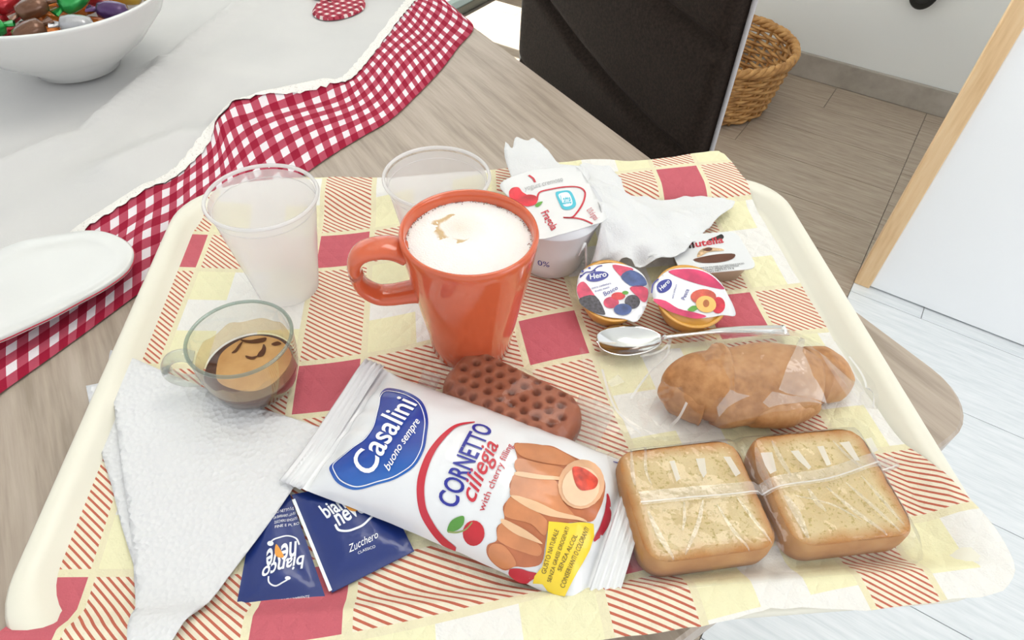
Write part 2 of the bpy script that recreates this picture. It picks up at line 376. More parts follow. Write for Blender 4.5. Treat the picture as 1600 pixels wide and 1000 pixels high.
V = grid(b, P, closed_v=True); b.faces.new(V[0]); b.faces.new(V[-1]); bmesh.ops.recalc_face_normals(b, faces=b.faces); mesh('seat', b, cf.m, chair)
for e_, d_ in ((.39, CD-.38), (.76, CD-.38), (.39, CD), (.76, CD)):
    b = nbm(); top = chp(e_, d_, -.3); bot = chp(e_+(.02 if e_ > .5 else -.02), d_+(.03 if d_ > 0 else -.02), FZ)
    tube(b, [top, bot], lambda t: .017-.004*t, 12); mesh('leg', b, M('chair_leg', (.05, .05, .05), .3, metal=.6), chair)
# ============================================================ TABLECLOTH
CZ = TT+.0015
O = [(-120, 705), (0, 615), (80, 558), (133, 520), (190, 478), (250, 434), (300, 398), (350, 362), (400, 327), (440, 298), (510, 248), (560, 217), (610, 187), (650, 150), (690, 108), (715, 75), (740, 42), (715, 18), (690, -5), (600, -80), (480, -180)]
I = [(-120, 560), (0, 468), (80, 408), (150, 365), (205, 330), (262, 290), (300, 255), (335, 222), (352, 190), (385, 168), (470, 155), (530, 138), (560, 112), (590, 75), (622, 32), (640, 10), (652, -8), (640, -30), (615, -55), (540, -125), (420, -230)]
Op = smooth_poly(atl(O, CZ), 8, False); Ip = smooth_poly(atl(I, CZ), 8, False)
def arc(p):
    a = [0]
    for i in range(1, len(p)): a.append(a[-1]+(p[i]-p[i-1]).length)
    return a
mid = [(a+b_)/2 for a, b_ in zip(Op, Ip)]; AM = arc(mid)
def bulge(x, y):   # raised folds of the cloth
    z = 0
    for (px, py, qx, qy, w, h) in CREASE:
        a = Vector((px, py)); d = Vector((qx, qy))-a; t = max(0, min(1, (Vector((x, y))-a).dot(d)/d.length_squared)); r = (Vector((x, y))-a-d*t).length
        z += 1.9*h*math.exp(-(r/w)**2)*min(1, 4*t+.3)*min(1, 4*(1-t)+.3)
    return z
CREASE = []
for (p, q, w, h) in (((390, 0), (262, 105), .010, .006), ((262, 105), (133, 215), .012, .006), ((262, 105), (150, 92), .007, .004), ((262, 105), (420, 130), .02, .0025), ((500, -60), (390, 0), .010, .005),
                     ((133, 290), (330, 205), .020, .006), ((262, 290), (120, 385), .014, .005), ((-60, 300), (133, 215), .015, .006), ((380, 170), (540, 135), .012, .006), ((335, 225), (380, 165), .01, .005)):
    a = at(*p, CZ); c = at(*q, CZ); CREASE.append((a.x, a.y, c.x, c.y, w, h))
CK = .0165
def border_pt(i, t):
    o, n_ = Op[i], Ip[i]; p = o+(n_-o)*t; s = AM[i]
    ou = math.hypot(max(0, -.225-p.x, p.x-.28), max(0, p.y-.470)); dm = min(1, ou/.02); dm = dm*dm*(3-2*dm)
    z = CZ+(math.sin(math.pi*t)*(.0035+.0035*math.sin(s*34+1.0+2*t))+bulge(p.x, p.y)*t)*dm
    return Vector((p.x, p.y, z))
cloth = thing('tablecloth', tb(.9, .6, TT), 'white tablecloth with lace and red and white gingham border on the table', 'tablecloth')
gm = mat('gingham', rough=.85, spec=.2); uvn, sp = gm.xyz('UV')
su = gm.math('LESS_THAN', gm.math('FRACT', sp[0]), .52); sv = gm.math('LESS_THAN', gm.math('FRACT', sp[1]), .52)
cnt = gm.math('ADD', su, sv)
g1 = gm.mix(gm.math('GREATER_THAN', cnt, .5), (.80, .74, .77), (.46, .075, .12)); g2 = gm.mix(gm.math('GREATER_THAN', cnt, 1.5), g1, (.31, .010, .035))
gm.color(g2); ov, _ = gm.xyz(); gm.bump(gm.noise(ov, 1500, 2), .5, .0004)
b = nbm(); NT_ = 18
P = [[border_pt(i, j/NT_) for j in range(NT_+1)] for i in range(len(Op))]
wid = [(Op[i]-Ip[i]).length for i in range(len(Op))]
grid(b, P, uv=lambda i, j: (AM[i]/CK, (j/NT_)*(.35*wid[i]+.65*.078)/CK)); fixn(b); mesh('gingham_border', b, gm.m, cloth)
cw = mat('cloth_white', rough=.8, spec=.2); ov, _ = cw.xyz(); cw.color(cw.ramp(cw.noise(ov, 8), [(.3, (.58, .575, .57)), (.7, (.64, .63, .62))])); cw.bump(cw.noise(ov, 1200, 2), .25, .0003)
poly = list(Ip)
poly = [p for p in poly]+[Vector(tb(1.40, .05, 0)[:2]), Vector(tb(1.40, .86, 0)[:2]), Vector(tb(.6, .86, 0)[:2])]
b = flat(poly, .009); fixn(b)
for v in b.verts: v.co.z = CZ+.0006+(bulge(v.co.x, v.co.y)+.0008*noise.noise(v.co*9))*max(0, min(1, ((Vector(v.co[:2])-Vector((-.393, .708))).length-.06)/.02))
mesh('centre_panel', b, cw.m, cloth)
lm = mat('lace', rough=.9, spec=.1); ov, _ = lm.xyz(); vo = lm.n('ShaderNodeTexVoronoi'); vo.inputs['Scale'].default_value = 420; lm.L.new(ov, vo.inputs['Vector'])
lm.color(lm.ramp(vo.outputs[0], [(.10, (.50, .48, .45)), (.2, (.80, .77, .72)), (.5, (.84, .82, .78))])); lm.bump(vo.outputs[0], .6, .0006)
b = nbm(); P = []
for i in range(len(Ip)):
    d = (Ip[i]-Op[i]).normalized(); r = []
    for j in range(9):
        t = -0.0025*(1+.6*math.sin(AM[i]*500)) + .0175*j/8; p = Ip[i]+d*t; r.append(Vector((p.x, p.y, CZ+.0016+bulge(p.x, p.y)+.0003*math.sin(j*2.6))))
    P.append(r)
grid(b, P); fixn(b); mesh('lace_trim', b, lm.m, cloth)
# gingham heart applique with a bow
cs = Surf(lambda x, y: CZ+.0018+bulge(x, y))
ht = thing('heart_applique', (*at(530, 5, CZ), CZ), 'padded gingham heart sewn on the white cloth, top centre-left', 'applique')
gh = NT(M('heart_gingham', rough=.85)); ov, sp = gh.xyz('Object', (1, 1, 1), .6)
a1 = gh.math('LESS_THAN', gh.math('FRACT', gh.math('MULTIPLY', sp[0], 95)), .55); a2 = gh.math('LESS_THAN', gh.math('FRACT', gh.math('MULTIPLY', sp[1], 95)), .55)
ct = gh.math('ADD', a1, a2); gh.color(gh.mix(gh.math('GREATER_THAN', ct, 1.5), gh.mix(gh.math('GREATER_THAN', ct, .5), (.72, .62, .60), (.42, .05, .08)), (.25, .01, .03)))
for nm, pts in (('heart_cushion', [(488, 18), (495, 8), (515, 0), (545, -6), (565, -4), (571, 6), (566, 17), (545, 27), (520, 32), (502, 31), (491, 26)]), ('upper_lobe', [(478, -6), (492, -20), (520, -30), (545, -24), (548, -10), (530, -3), (500, 0)])):
    p = smooth_poly([cs.loc(*q) for q in pts], 5); bb = flat(p, .004); fixn(bb); cc = sum(p, Vector((0, 0)))/len(p)
    bv = {v for e in bb.edges if e.is_boundary for v in e.verts}
    for v in bb.verts: v.co.z = cs.h(v.co.x, v.co.y)+(0 if v in bv else .0035)
    mesh(nm, bb, gh.m, ht)
b = nbm(); c = Vector((*cs.loc(508, 2), CZ+.007))
for s in (-1, 1): tube(b, [c, c+Vector((s*.008, .004, .003)), c+Vector((s*.014, 0, .001)), c+Vector((s*.008, -.004, 0)), c], .0012, 6)
tube(b, [c, c+Vector((.006, -.009, -.001)), c+Vector((.012, -.012, -.003))], .001, 6); mesh('bow', b, M('bow_red', (.12, .01, .015), .6), ht)
# ============================================================ BOWL OF SWEETS
bx = at(110, 20, CZ); BO = Vector((-.393, .708, CZ+.0035))
bowl = thing('sweet_bowl', BO, 'white ceramic bowl full of wrapped sweets at the upper left', 'bowl')
cer = M('white_ceramic', (.70, .70, .68), .18, coat=.4)
prof = [(0, .0), (.040, 0), (.046, .002), (.050, .008), (.085, .030), (.112, .055), (.124, .075), (.126, .078), (.122, .079), (.108, .058), (.082, .036), (.045, .014), (0, .010)]
prof = [(r*.89, z) for r, z in prof]
b = nbm(); lathe(b, prof, 64, Matrix.Translation(BO)); mesh('bowl_body', b, cer, bowl)
bowl.name = 'bowl'
cols = [('green foil', (.02, .30, .06)), ('red foil', (.45, .02, .03)), ('orange foil', (.70, .20, .03)), ('brown foil', (.14, .06, .03)), ('golden yellow foil', (.65, .40, .05)), ('silver-grey foil', (.4, .4, .42)), ('dark purple foil', (.06, .02, .10))]
k = 0; rs = random.Random(8); seen = set()
spots = []
for rr_, n_, z_ in ((.0, 1, .082), (.040, 6, .078), (.078, 11, .070), (.022, 3, .060), (.055, 7, .056)):
    for i in range(n_): a = 2*math.pi*i/n_+rr_*40; spots.append((rr_*.89*math.cos(a), rr_*.89*math.sin(a), z_-.004))
spots.sort(key=lambda q: (q[1], q[0]))
pos_words = ['front', 'front right', 'right', 'back right', 'back', 'back left', 'left', 'front left']
order = [3, 0, 5, 2, 1, 4, 3, 2, 6, 1, 2, 0, 4, 3, 1, 5, 2, 0, 6, 4, 1, 2, 3, 0, 4, 1, 2, 5]
for dx, dy, dz in spots:
    c = BO+Vector((dx, dy, dz)); a = rs.uniform(0, math.pi); ax = Vector((math.cos(a), math.sin(a), rs.uniform(-.3, .3))).normalized()
    ang = math.degrees(math.atan2(dy, dx)); w = 'centre' if abs(dx)+abs(dy) < .01 else pos_words[int(((ang+112.5) % 360)//45)]
    lay = 'uppermost' if dz > .076 else 'top middle ring' if dz > .072 else 'outer rim ring' if dz > .062 else 'second' if dz > .054 else 'buried'
    nm, cc = cols[order[k % len(order)]]
    while (nm, w, lay) in seen: k += 1; nm, cc = cols[order[k % len(order)]]
    seen.add((nm, w, lay))
    s = thing('wrapped_sweet', c, f'{nm} wrapped sweet in the {lay} layer, {w} of the bowl', 'sweet', 'wrapped sweets in the white bowl')
    m_ = M('foil_'+nm.replace(' ', '_'), cc, .22, metal=.35, bump=.6, bscale=160, coat=.3)
    b = nbm(); tube(b, [c+ax*t for t in (-.014, -.012, -.006, 0, .006, .012, .014)], lambda t: (.003+.008*math.sin(math.pi*t)**.5, .003+.006*math.sin(math.pi*t)**.5), 10); mesh('sweet_body', b, m_, s)
    for sg in (-1, 1):
        b = nbm(); tube(b, [c+ax*sg*t for t in (.013, .017, .022)], lambda t: (.0025+.006*t, .0022), 8, cap=False); mesh('twist', b, m_, s, smooth=False)
    k += 1
# ============================================================ WHITE DISH at left
dz = CZ+.006
Dc = at(133, 425, dz+.01)
dish = thing('dish', (*Dc, CZ), 'white ceramic dish with a thin red line on the gingham border at the left', 'dish')
def dring(ins, z):
    pts = smooth_poly([at(*q, dz+.008) for q in ((212, 398), (205, 425), (175, 450), (133, 474), (60, 512), (-30, 545), (-70, 500), (-40, 430), (20, 392), (90, 375), (150, 368), (190, 378))], 5)
    c = sum(pts, Vector((0, 0)))/len(pts); return [Vector((*(c+(p-c)*(1-ins)), z)) for p in pts]
b = nbm(); V = grid(b, [dring(.5, CZ+.0175), dring(.42, CZ+.0175), dring(.25, CZ+.018), dring(.03, CZ+.020), dring(0.0, CZ+.019), dring(.01, CZ+.015), dring(.30, CZ+.0065), dring(.34, CZ+.006), dring(.5, CZ+.006)][::-1], closed_v=True)
b.faces.new(V[0]); b.faces.new(V[-1]); bmesh.ops.recalc_face_normals(b, faces=b.faces); mesh('dish_body', b, cer, dish)
rp = dring(.002, CZ+.0165); b = nbm(); tube(b, rp, .0005, 5, closed=True); mesh('red_line', b, M('red_glaze', (.5, .03, .06), .3), dish)
# ============================================================ TRAY
def rr3(x0, x1, y0, y1, r, z, n=10): return [Vector((x, y, z)) for x, y in rrect(x0, x1, y0, y1, r, n)]
X0, X1, Y0, Y1, TRR = -.221, .279, .102, .466, .045
def tins(i, z): return rr3(X0+i, X1-i, Y0+i, Y1-i, TRR-i*.6, z)
b = nbm(); V = grid(b, [tins(.022, -.0015), tins(.018, -.0010), tins(.013, .006), tins(.010, .0085), tins(.006, .0095), tins(.002, .0085), tins(0, .006), tins(.001, .004), tins(.006, .004), tins(.014, -.006), tins(.018, CZ+.0008)], closed_v=True)
b.faces.new(V[0]); b.faces.new(V[-1]); bmesh.ops.recalc_face_normals(b, faces=b.faces)
tray = mesh('serving_tray', b, M('tray_cream', (.78, .75, .64), .35), None)
tag(tray, 'cream plastic tray with rounded corners carrying the whole breakfast', 'tray')
# ------------------------------------------------------------ printed paper mat
ctl = [(-.209, .396, 0, 0), (-.087, .390, 1, 0), (-.085, .259, 1, -1), (-.082, .124, 1, -2), (.063, .295, 2, -1), (.195, .306, 3, -1), (.194, .456, 3, 0), (.085, .150, 2, -2), (.207, .168, 3, -2), (.055, .430, 2, 0),
       (-.210, .262, 0, -1), (-.205, .128, 0, -2), (.33, .172, 4, -2), (.325, .320, 4, -1), (-.088, .525, 1, 1), (-.210, .53, 0, 1), (.06, .57, 2, 1), (-.34, .40, -1, 0), (-.34, .13, -1, -2), (.19, .6, 3, 1), (-.08, -.01, 1, -3), (.09, .015, 2, -3), (.215, .03, 3, -3)]
A = np.array(ctl); XY = A[:, :2]; UVv = A[:, 2:]
def tk(r): return np.where(r > 1e-9, r*r*np.log(r+1e-12), 0)
K = tk(np.linalg.norm(XY[:, None]-XY[None], axis=2)); n_ = len(A); Pm = np.c_[np.ones(n_), XY]
S = np.zeros((n_+3, n_+3)); S[:n_, :n_] = K+np.eye(n_)*2.5e-4; S[:n_, n_:] = Pm; S[n_:, :n_] = Pm.T
WT = np.linalg.solve(S, np.r_[UVv, np.zeros((3, 2))])
def mat_uv(x, y):
    k_ = tk(np.linalg.norm(XY-np.array([x, y]), axis=1)); return k_ @ WT[:n_]+np.array([1, x, y]) @ WT[n_:]
def sst(a, c, x): t = max(0, min(1, (x-a)/(c-a))); return t*t*(3-2*t)
def zmat(x, y):
    z = .0105*max(sst(.425, .457, y), sst(.130, .116, y), sst(.248, .270, x)*sst(.20, .17, y))
    z += .0025*sst(.15, .26, x)*(.5+.5*math.sin(x*38+y*22))*(1-sst(.42, .45, y))
    return z+.0002
pm = mat('paper_mat_print', rough=.85, spec=.15); v, sp = pm.xyz('UV')
MN = pm.math
fu = MN('SUBTRACT', MN('FRACT', MN('ADD', sp[0], .5)), .5); fv = MN('SUBTRACT', MN('FRACT', MN('ADD', sp[1], .5)), .5)
au = MN('ABSOLUTE', fu); av = MN('ABSOLUTE', fv)
HW = .142; GP = .172
inu = MN('LESS_THAN', au, HW); inv = MN('LESS_THAN', av, HW); gu = MN('LESS_THAN', au, GP); gv = MN('LESS_THAN', av, GP)
red = MN('MULTIPLY', inu, inv)
outv = MN('SUBTRACT', 1, gv); outu = MN('SUBTRACT', 1, gu)
band = MN('ADD', MN('MULTIPLY', inu, outv), MN('MULTIPLY', inv, outu))
lin = MN('LESS_THAN', MN('FRACT', MN('ADD', MN('MULTIPLY', sp[1], 33), MN('MULTIPLY', sp[0], 25))), .37)
cu_ = MN('LESS_THAN', MN('ABSOLUTE', MN('SUBTRACT', au, .5)), .11); cv_ = MN('LESS_THAN', MN('ABSOLUTE', MN('SUBTRACT', av, .5)), .11)
cross = MN('MINIMUM', MN('ADD', cu_, cv_), 1)
blk = MN('MULTIPLY', outu, outv)
base = (.78, .72, .50)
ov, osp = pm.xyz()
c1 = pm.mix(MN('MULTIPLY', blk, 1.0), base, pm.mix(cross, (.82, .78, .52), (.82, .80, .76)))
# overlap of the two white bands is a shade lighter
hatchc = pm.mix(lin, (.82, .75, .60), (.52, .14, .09))
c2 = pm.mix(band, c1, hatchc)
c3 = pm.mix(red, c2, (.56, .13, .16))
# embossed quilting: small diamonds in relief
emb = MN('ABSOLUTE', MN('SUBTRACT', MN('FRACT', MN('ADD', MN('MULTIPLY', osp[0], 75), MN('MULTIPLY', osp[1], 60))), .5))
emb2 = MN('ABSOLUTE', MN('SUBTRACT', MN('FRACT', MN('SUBTRACT', MN('MULTIPLY', osp[0], 75), MN('MULTIPLY', osp[1], 60))), .5))
hgt = MN('SMOOTH_MIN', MN('SUBTRACT', .5, emb), MN('SUBTRACT', .5, emb2), .1)
# print tone is even across the sheet; relief goes to the bump
pm.color(c3); pm.bump(MN('ADD', hgt, MN('MULTIPLY', pm.noise(ov, 900, 2), .25)), .9, .0022)
outl = [(-.211, .100), (-.212, .20), (-.213, .30), (-.212, .40), (-.204, .438), (-.185, .462), (-.15, .470), (-.10, .472), (-.05, .470), (0, .476), (.05, .481), (.09, .488), (.13, .492), (.155, .488), (.195, .494), (.232, .502), (.243, .497),
        (.248, .470), (.251, .44), (.253, .40), (.255, .34), (.256, .28), (.258, .22), (.266, .175), (.276, .14), (.276, .118), (.262, .104), (.235, .102), (.19, .100), (.15, .104), (.13, .102), (.10, .098), (.06, .096), (0, .094), (-.10, .094), (-.17, .096)]
p = smooth_poly(outl, 4); rs = random.Random(3)
p = [q+Vector((rs.uniform(-1, 1), rs.uniform(-1, 1)))*.0006 for q in p]
b = flat(p, .0065); fixn(b); L = b.loops.layers.uv.verify(); uvc = {}
for vv in b.verts: uvc[vv] = mat_uv(vv.co.x, vv.co.y)
for f in b.faces:
    for l in f.loops: l[L].uv = uvc[l.vert]
for vv in b.verts: vv.co.z = zmat(vv.co.x, vv.co.y)
pmat = mesh('paper_tray_mat', b, pm.m, None)
tag(pmat, 'embossed paper tray mat printed with red squares, hatched bands and pale yellow checks', 'paper mat')
# ============================================================ MUG
mug = thing('mug', (.007, .291, .0005), 'large glossy orange mug filled with milk foam, near the centre of the tray', 'mug')
og = M('orange_glaze', (.62, .115, .045), .12, coat=.5, var=.08, vscale=12)
mo = Vector((.007, .291, .0008)); MT = Matrix.Translation(mo)
prof = [(0, .003), (.020, .003), (.0225, 0), (.0245, 0), (.0262, .002), (.0275, .012), (.0305, .032), (.0345, .055), (.0375, .074), (.0393, .088), (.0398, .0935), (.0392, .0955), (.0378, .0960), (.0366, .0945), (.0360, .088), (.033, .065), (.028, .035), (.022, .010), (0, .008)]
b = nbm(); lathe(b, prof, 96, MT); mesh('mug_body', b, og, mug)
hp = [(.0375, .084), (.044, .0875), (.052, .0885), (.0605, .0865), (.0655, .080), (.0660, .070), (.0630, .060), (.056, .053), (.048, .0515), (.040, .0520), (.034, .0525), (.0315, .0525)]
hd = Vector((-1, -.10, 0)).normalized()
b = nbm(); tube(b, [mo+hd*r+Vector((0, 0, z)) for r, z in [(q.x, q.y) for q in smooth_poly(hp, 5, False)]], lambda t: (.0085+.002*abs(2*t-1)**3, .0042+.0015*abs(2*t-1)**3), 20); mesh('handle', b, og, mug)
fm = mat('milk_foam', rough=.75, sss=.2); ov, sp = fm.xyz()
nz = fm.noise(ov, 55, 5); 
d1 = fm.n('ShaderNodeVectorMath', operation='DISTANCE'); fm.L.new(ov, d1.inputs[0]); d1.inputs[1].default_value = (-.012, .008, .0895)
d2 = fm.n('ShaderNodeVectorMath', operation='DISTANCE'); fm.L.new(ov, d2.inputs[0]); d2.inputs[1].default_value = (-.005, .009, .0895)
ar = fm.math('ABSOLUTE', fm.math('SUBTRACT', fm.math('ADD', d2.outputs[1], fm.math('MULTIPLY', nz, .012)), .0195))
stn = fm.math('MULTIPLY', fm.math('SUBTRACT', 1, fm.math('MINIMUM', fm.math('DIVIDE', ar, .0028), 1)), fm.math('MULTIPLY', fm.math('LESS_THAN', fm.math('ADD', d1.outputs[1], fm.math('MULTIPLY', nz, .012)), .021), fm.math('LESS_THAN', fm.noise(ov, 130, 2), .56)))
wash = fm.math('MULTIPLY', fm.math('SUBTRACT', 1, fm.math('MINIMUM', fm.math('DIVIDE', d2.outputs[1], .017), 1)), .35)
fm.color(fm.mix(fm.math('MINIMUM', fm.math('ADD', fm.math('MULTIPLY', stn, 1.6), wash), 1), (.88, .87, .84), (.62, .44, .24)))
fvo = fm.n('ShaderNodeTexVoronoi'); fvo.inputs['Scale'].default_value = 900; fm.L.new(ov, fvo.inputs['Vector']); fm.bump(fm.math('ADD', fvo.outputs[0], fm.noise(ov, 200, 4)), .5, .0007)
b = nbm(); P = []
for i in range(25):
    r = .0362*i/24; P.append([mo+Vector((r*math.cos(t), r*math.sin(t), .0885+.0018*(1-(r/.0362)**2)+.0005*noise.noise(Vector((r*math.cos(t), r*math.sin(t), 0))*150))) for t in [2*math.pi*k/64 for k in range(64)]])
grid(b, P, closed_v=True); fixn(b); mesh('milk_foam', b, fm.m, mug)
bub = M('foam_bubble', (.40, .24, .20), .15, coat=.6); b = nbm(); rs = random.Random(5)
for i in range(170):
    t = rs.uniform(-.3, math.pi+.35) if i < 120 else rs.uniform(0, 6.28); r = .0362-abs(rs.gauss(0, .0011)); rr_ = rs.uniform(.00018, .00055)
    bmesh.ops.create_icosphere(b, subdivisions=1, radius=rr_, matrix=Matrix.Translation(mo+Vector((r*math.cos(t), r*math.sin(t), .0888))))
tag(mesh('foam_bubbles', b, bub, mug), kind='stuff')
# ============================================================ PLASTIC CUPS
cupm = bpy.data.materials.new('milky_plastic'); cupm.use_nodes = True; MATS['milky_plastic'] = cupm
def milky(name, a, col):
    m = film(name, a, .18, col, gl=.8); return m
mk = milky('milky_cup_wall', .55, (.97, .95, .95)); mkr = milky('milky_cup_rim', .6, (.96, .95, .95)); mkb = milky('milky_cup_base', .6, (.96, .95, .95))
def plastic_cup(c, label, rx=.0345, h=.078):
    t = thing('plastic_cup', (*c, .0008), label, 'plastic cup', 'translucent plastic cups'); T = Matrix.Translation((*c, .0008)); rb = .0215
    b = nbm(); pr = [(rb, .0), (rb+.0005, .004)]
    for k in range(1, 16): z = .004+(h-.008)*k/15; pr.append((rb+(rx-.001-rb)*(z/h), z))
    pr += [(rx-.0015, h-.002)]
    lathe(b, pr, 72, T); mesh('cup_wall', b, mk, t)
    b = nbm(); lathe(b, [(0, .003), (rb-.004, .0028), (rb-.001, .001), (rb, 0)], 48, T); mesh('cup_base', b, mkb, t)
    b = nbm(); tube(b, [T @ Vector((rx*math.cos(a), rx*math.sin(a), h)) for a in [2*math.pi*k/72 for k in range(72)]], (.0012, .0014), 8, closed=True); mesh('rim', b, mkr, t)
    for zz in (.90,):
        b = nbm(); tube(b, [T @ Vector(((rb+(rx-.001-rb)*zz)*math.cos(a), (rb+(rx-.001-rb)*zz)*math.sin(a), h*zz)) for a in [2*math.pi*k/72 for k in range(72)]], (.0003, .0004), 5, closed=True); mesh('rib', b, mkr, t)
plastic_cup((-.122, .352), 'translucent milky plastic cup standing at the left, behind the glass cup of coffee')
plastic_cup((-.012, .376), 'translucent milky plastic cup standing behind the orange mug', .0355, .074)
# ============================================================ ESPRESSO GLASS
ec = Vector((-.126, .261, .0008)); ET = Matrix.Translation(ec)
esp = thing('glass_coffee_cup', ec, 'small clear glass cup with espresso and a glass handle, left of the tray', 'glass cup')
gl = film('clear_glass', .012, .03, (.95, .97, .95), gl=1.0); glr = film('glass_rim', .10, .03, (.62, .70, .66), gl=1.1)
R1_, H1 = .0295, .046
pr = [(0, 0), (.012, 0), (.016, .0008), (.020, .003), (.0245, .009), (.0272, .018), (.0287, .030), (.0292, .040), (.0295, .0455)]
b = nbm(); lathe(b, pr, 80, ET); mesh('glass_wall', b, gl, esp)
b = nbm(); tube(b, [ET @ Vector((.0290*math.cos(a), .0290*math.sin(a), H1)) for a in [2*math.pi*k/80 for k in range(80)]], (.0011, .0010), 10, closed=True); mesh('glass_rim', b, glr, esp)
cof = mat('espresso', rough=.15, spec=.6); cof.bsdf.inputs['Base Color'].default_value = (.10, .028, .008, 1)
b = nbm(); lathe(b, [(0, .002), (.011, .002), (.0185, .0035), (.0238, .009), (.0262, .0175), (.0265, .0193), (0, .0193)], 64, ET); b.faces.ensure_lookup_table(); mesh('espresso', b, cof.m, esp)
cr = mat('crema', rough=.35); ov, sp = cr.xyz(); n1 = cr.noise(ov, 60, 3); n2 = cr.noise(ov, 18, 5, .65)
# dark breaks in the crema
cr.color(cr.ramp(n2, [(.3, (.40, .19, .055)), (.5, (.54, .30, .11)), (.7, (.62, .38, .17))]))
b = nbm(); P = [[ET @ Vector((.0008+r*(1+.03*math.sin(5*t+1))*math.cos(t), .0032+r*(1+.03*math.sin(4*t))*math.sin(t), .0196)) for t in [2*math.pi*k/64 for k in range(64)]] for r in (0, .008, .014, .0195, .0218)]
grid(b, P, closed_v=True); fixn(b); mesh('crema', b, cr.m, esp)
patch = Surf(lambda x, y: .0196+.0008)
for pts in ([(375, 531), (390, 532), (402, 530), (416, 528), (414, 534), (400, 537), (385, 536)], [(412, 538), (416, 545), (412, 556), (402, 558), (404, 552), (409, 546)], [(362, 552), (368, 546), (374, 538), (380, 534), (376, 542), (369, 551)], [(384, 556), (394, 558), (404, 556), (396, 562), (386, 560)], [(424, 538), (434, 534), (440, 538), (430, 541)]):
    patch_px('crema_gap', pts, patch, .0004, M('dark_coffee', (.09, .028, .01), .2), esp, k=4, step=.003)
b = nbm(); P = []
for i in range(13):   # coffee film clinging to the glass
    z = .0205+.011*i/12; P.append([ET @ Vector(((np.interp(z, [q[1] for q in pr], [q[0] for q in pr])-.0006)*math.cos(t), (np.interp(z, [q[1] for q in pr], [q[0] for q in pr])-.0006)*math.sin(t), z+.006*noise.noise(Vector((math.cos(t)*3, math.sin(t)*3, 0)))*(i/12))) for t in [2*math.pi*k/72 for k in range(72)]])
grid(b, P, closed_v=True)
fr_ = film('coffee_film', .26, .3, (.98, .90, .74), gl=.5)
fr_.node_tree.nodes['Diffuse BSDF'].inputs[0].default_value = (.74, .55, .30, 1); fr_.node_tree.nodes['Translucent BSDF'].inputs[0].default_value = (.74, .55, .30, 1)
mesh('coffee_residue', b, fr_, esp)
hp = [(.0285, .034), (.034, .037), (.041, .035), (.0455, .028), (.0445, .020), (.038, .0145), (.031, .014), (.0265, .0155)]; hd = Vector((-1, -.12, 0)).normalized()
b = nbm(); tube(b, [ec+hd*q.x+Vector((0, 0, q.y)) for q in smooth_poly(hp, 6, False)], (.0045, .0028), 16)
mesh('handle', b, film('glass_handle', .10, .03, (.86, .88, .85), gl=1.3), esp)
# ============================================================ CRISP NAPKIN at left
nm_ = mat('napkin_paper', rough=.9, spec=.1); ov, sp = nm_.xyz(); nm_.bsdf.inputs['Base Color'].default_value = (.72, .72, .73, 1)
wv = nm_.n('ShaderNodeTexVoronoi'); wv.inputs['Scale'].default_value = 330; nm_.L.new(ov, wv.inputs['Vector'])
wr = nm_.n('ShaderNodeTexWave'); wr.wave_type = 'RINGS'; wr.inputs['Scale'].default_value = 22; wr.inputs['Distortion'].default_value = 2; nm_.L.new(ov, wr.inputs['Vector'])
nm_.bump(nm_.math('ADD', nm_.math('MULTIPLY', wv.outputs[0], .8), nm_.math('MULTIPLY', wr.outputs[1], .35)), .8, .0014)
nap = thing('paper_napkin', (*at(300, 780, .003), .001), 'white embossed paper napkin folded into a triangle at the lower left', 'napkin')
def layer(name, px, z0, mt, parent, amp=.001, tilt=None, k=2, curl=0.0):
    sf = Surf(lambda x, y: z0); p = smooth_poly([sf.loc(*q) for q in px], k, True) if k else [sf.loc(*q) for q in px]
    b = flat(p, .006); fixn(b); bnd = [v.co.copy() for e in b.edges if e.is_boundary for v in e.verts]
    for v in b.verts:
        v.co.z = z0+zmat(v.co.x, v.co.y)+amp*noise.noise(Vector((v.co.x*22, v.co.y*22, z0*900)))
        if tilt: v.co.z += tilt(v.co.x, v.co.y)
    return mesh(name, b, mt, parent, solid=.0005)
e1 = [(172, 552), (184, 551), (260, 583), (330, 610), (420, 642), (504, 670), (505, 676), (480, 722), (455, 768), (400, 845), (355, 905), (300, 985), (262, 1040), (218, 1050), (214, 960), (210, 860), (200, 790), (190, 720), (182, 650), (171, 585)]
layer('under_fold', [(135, 604), (165, 598), (300, 620), (400, 700), (380, 800), (300, 920), (240, 980), (215, 900), (190, 820), (175, 760), (150, 680)], .0012, nm_.m, nap, k=0)
layer('middle_fold', [(173, 556), (300, 606), (500, 674), (450, 772), (350, 908), (264, 1036), (217, 1046), (208, 860), (180, 650)], .0026, nm_.m, nap, .0006, k=0)
layer('top_fold', e1, .0042, nm_.m, nap, .001, k=2)
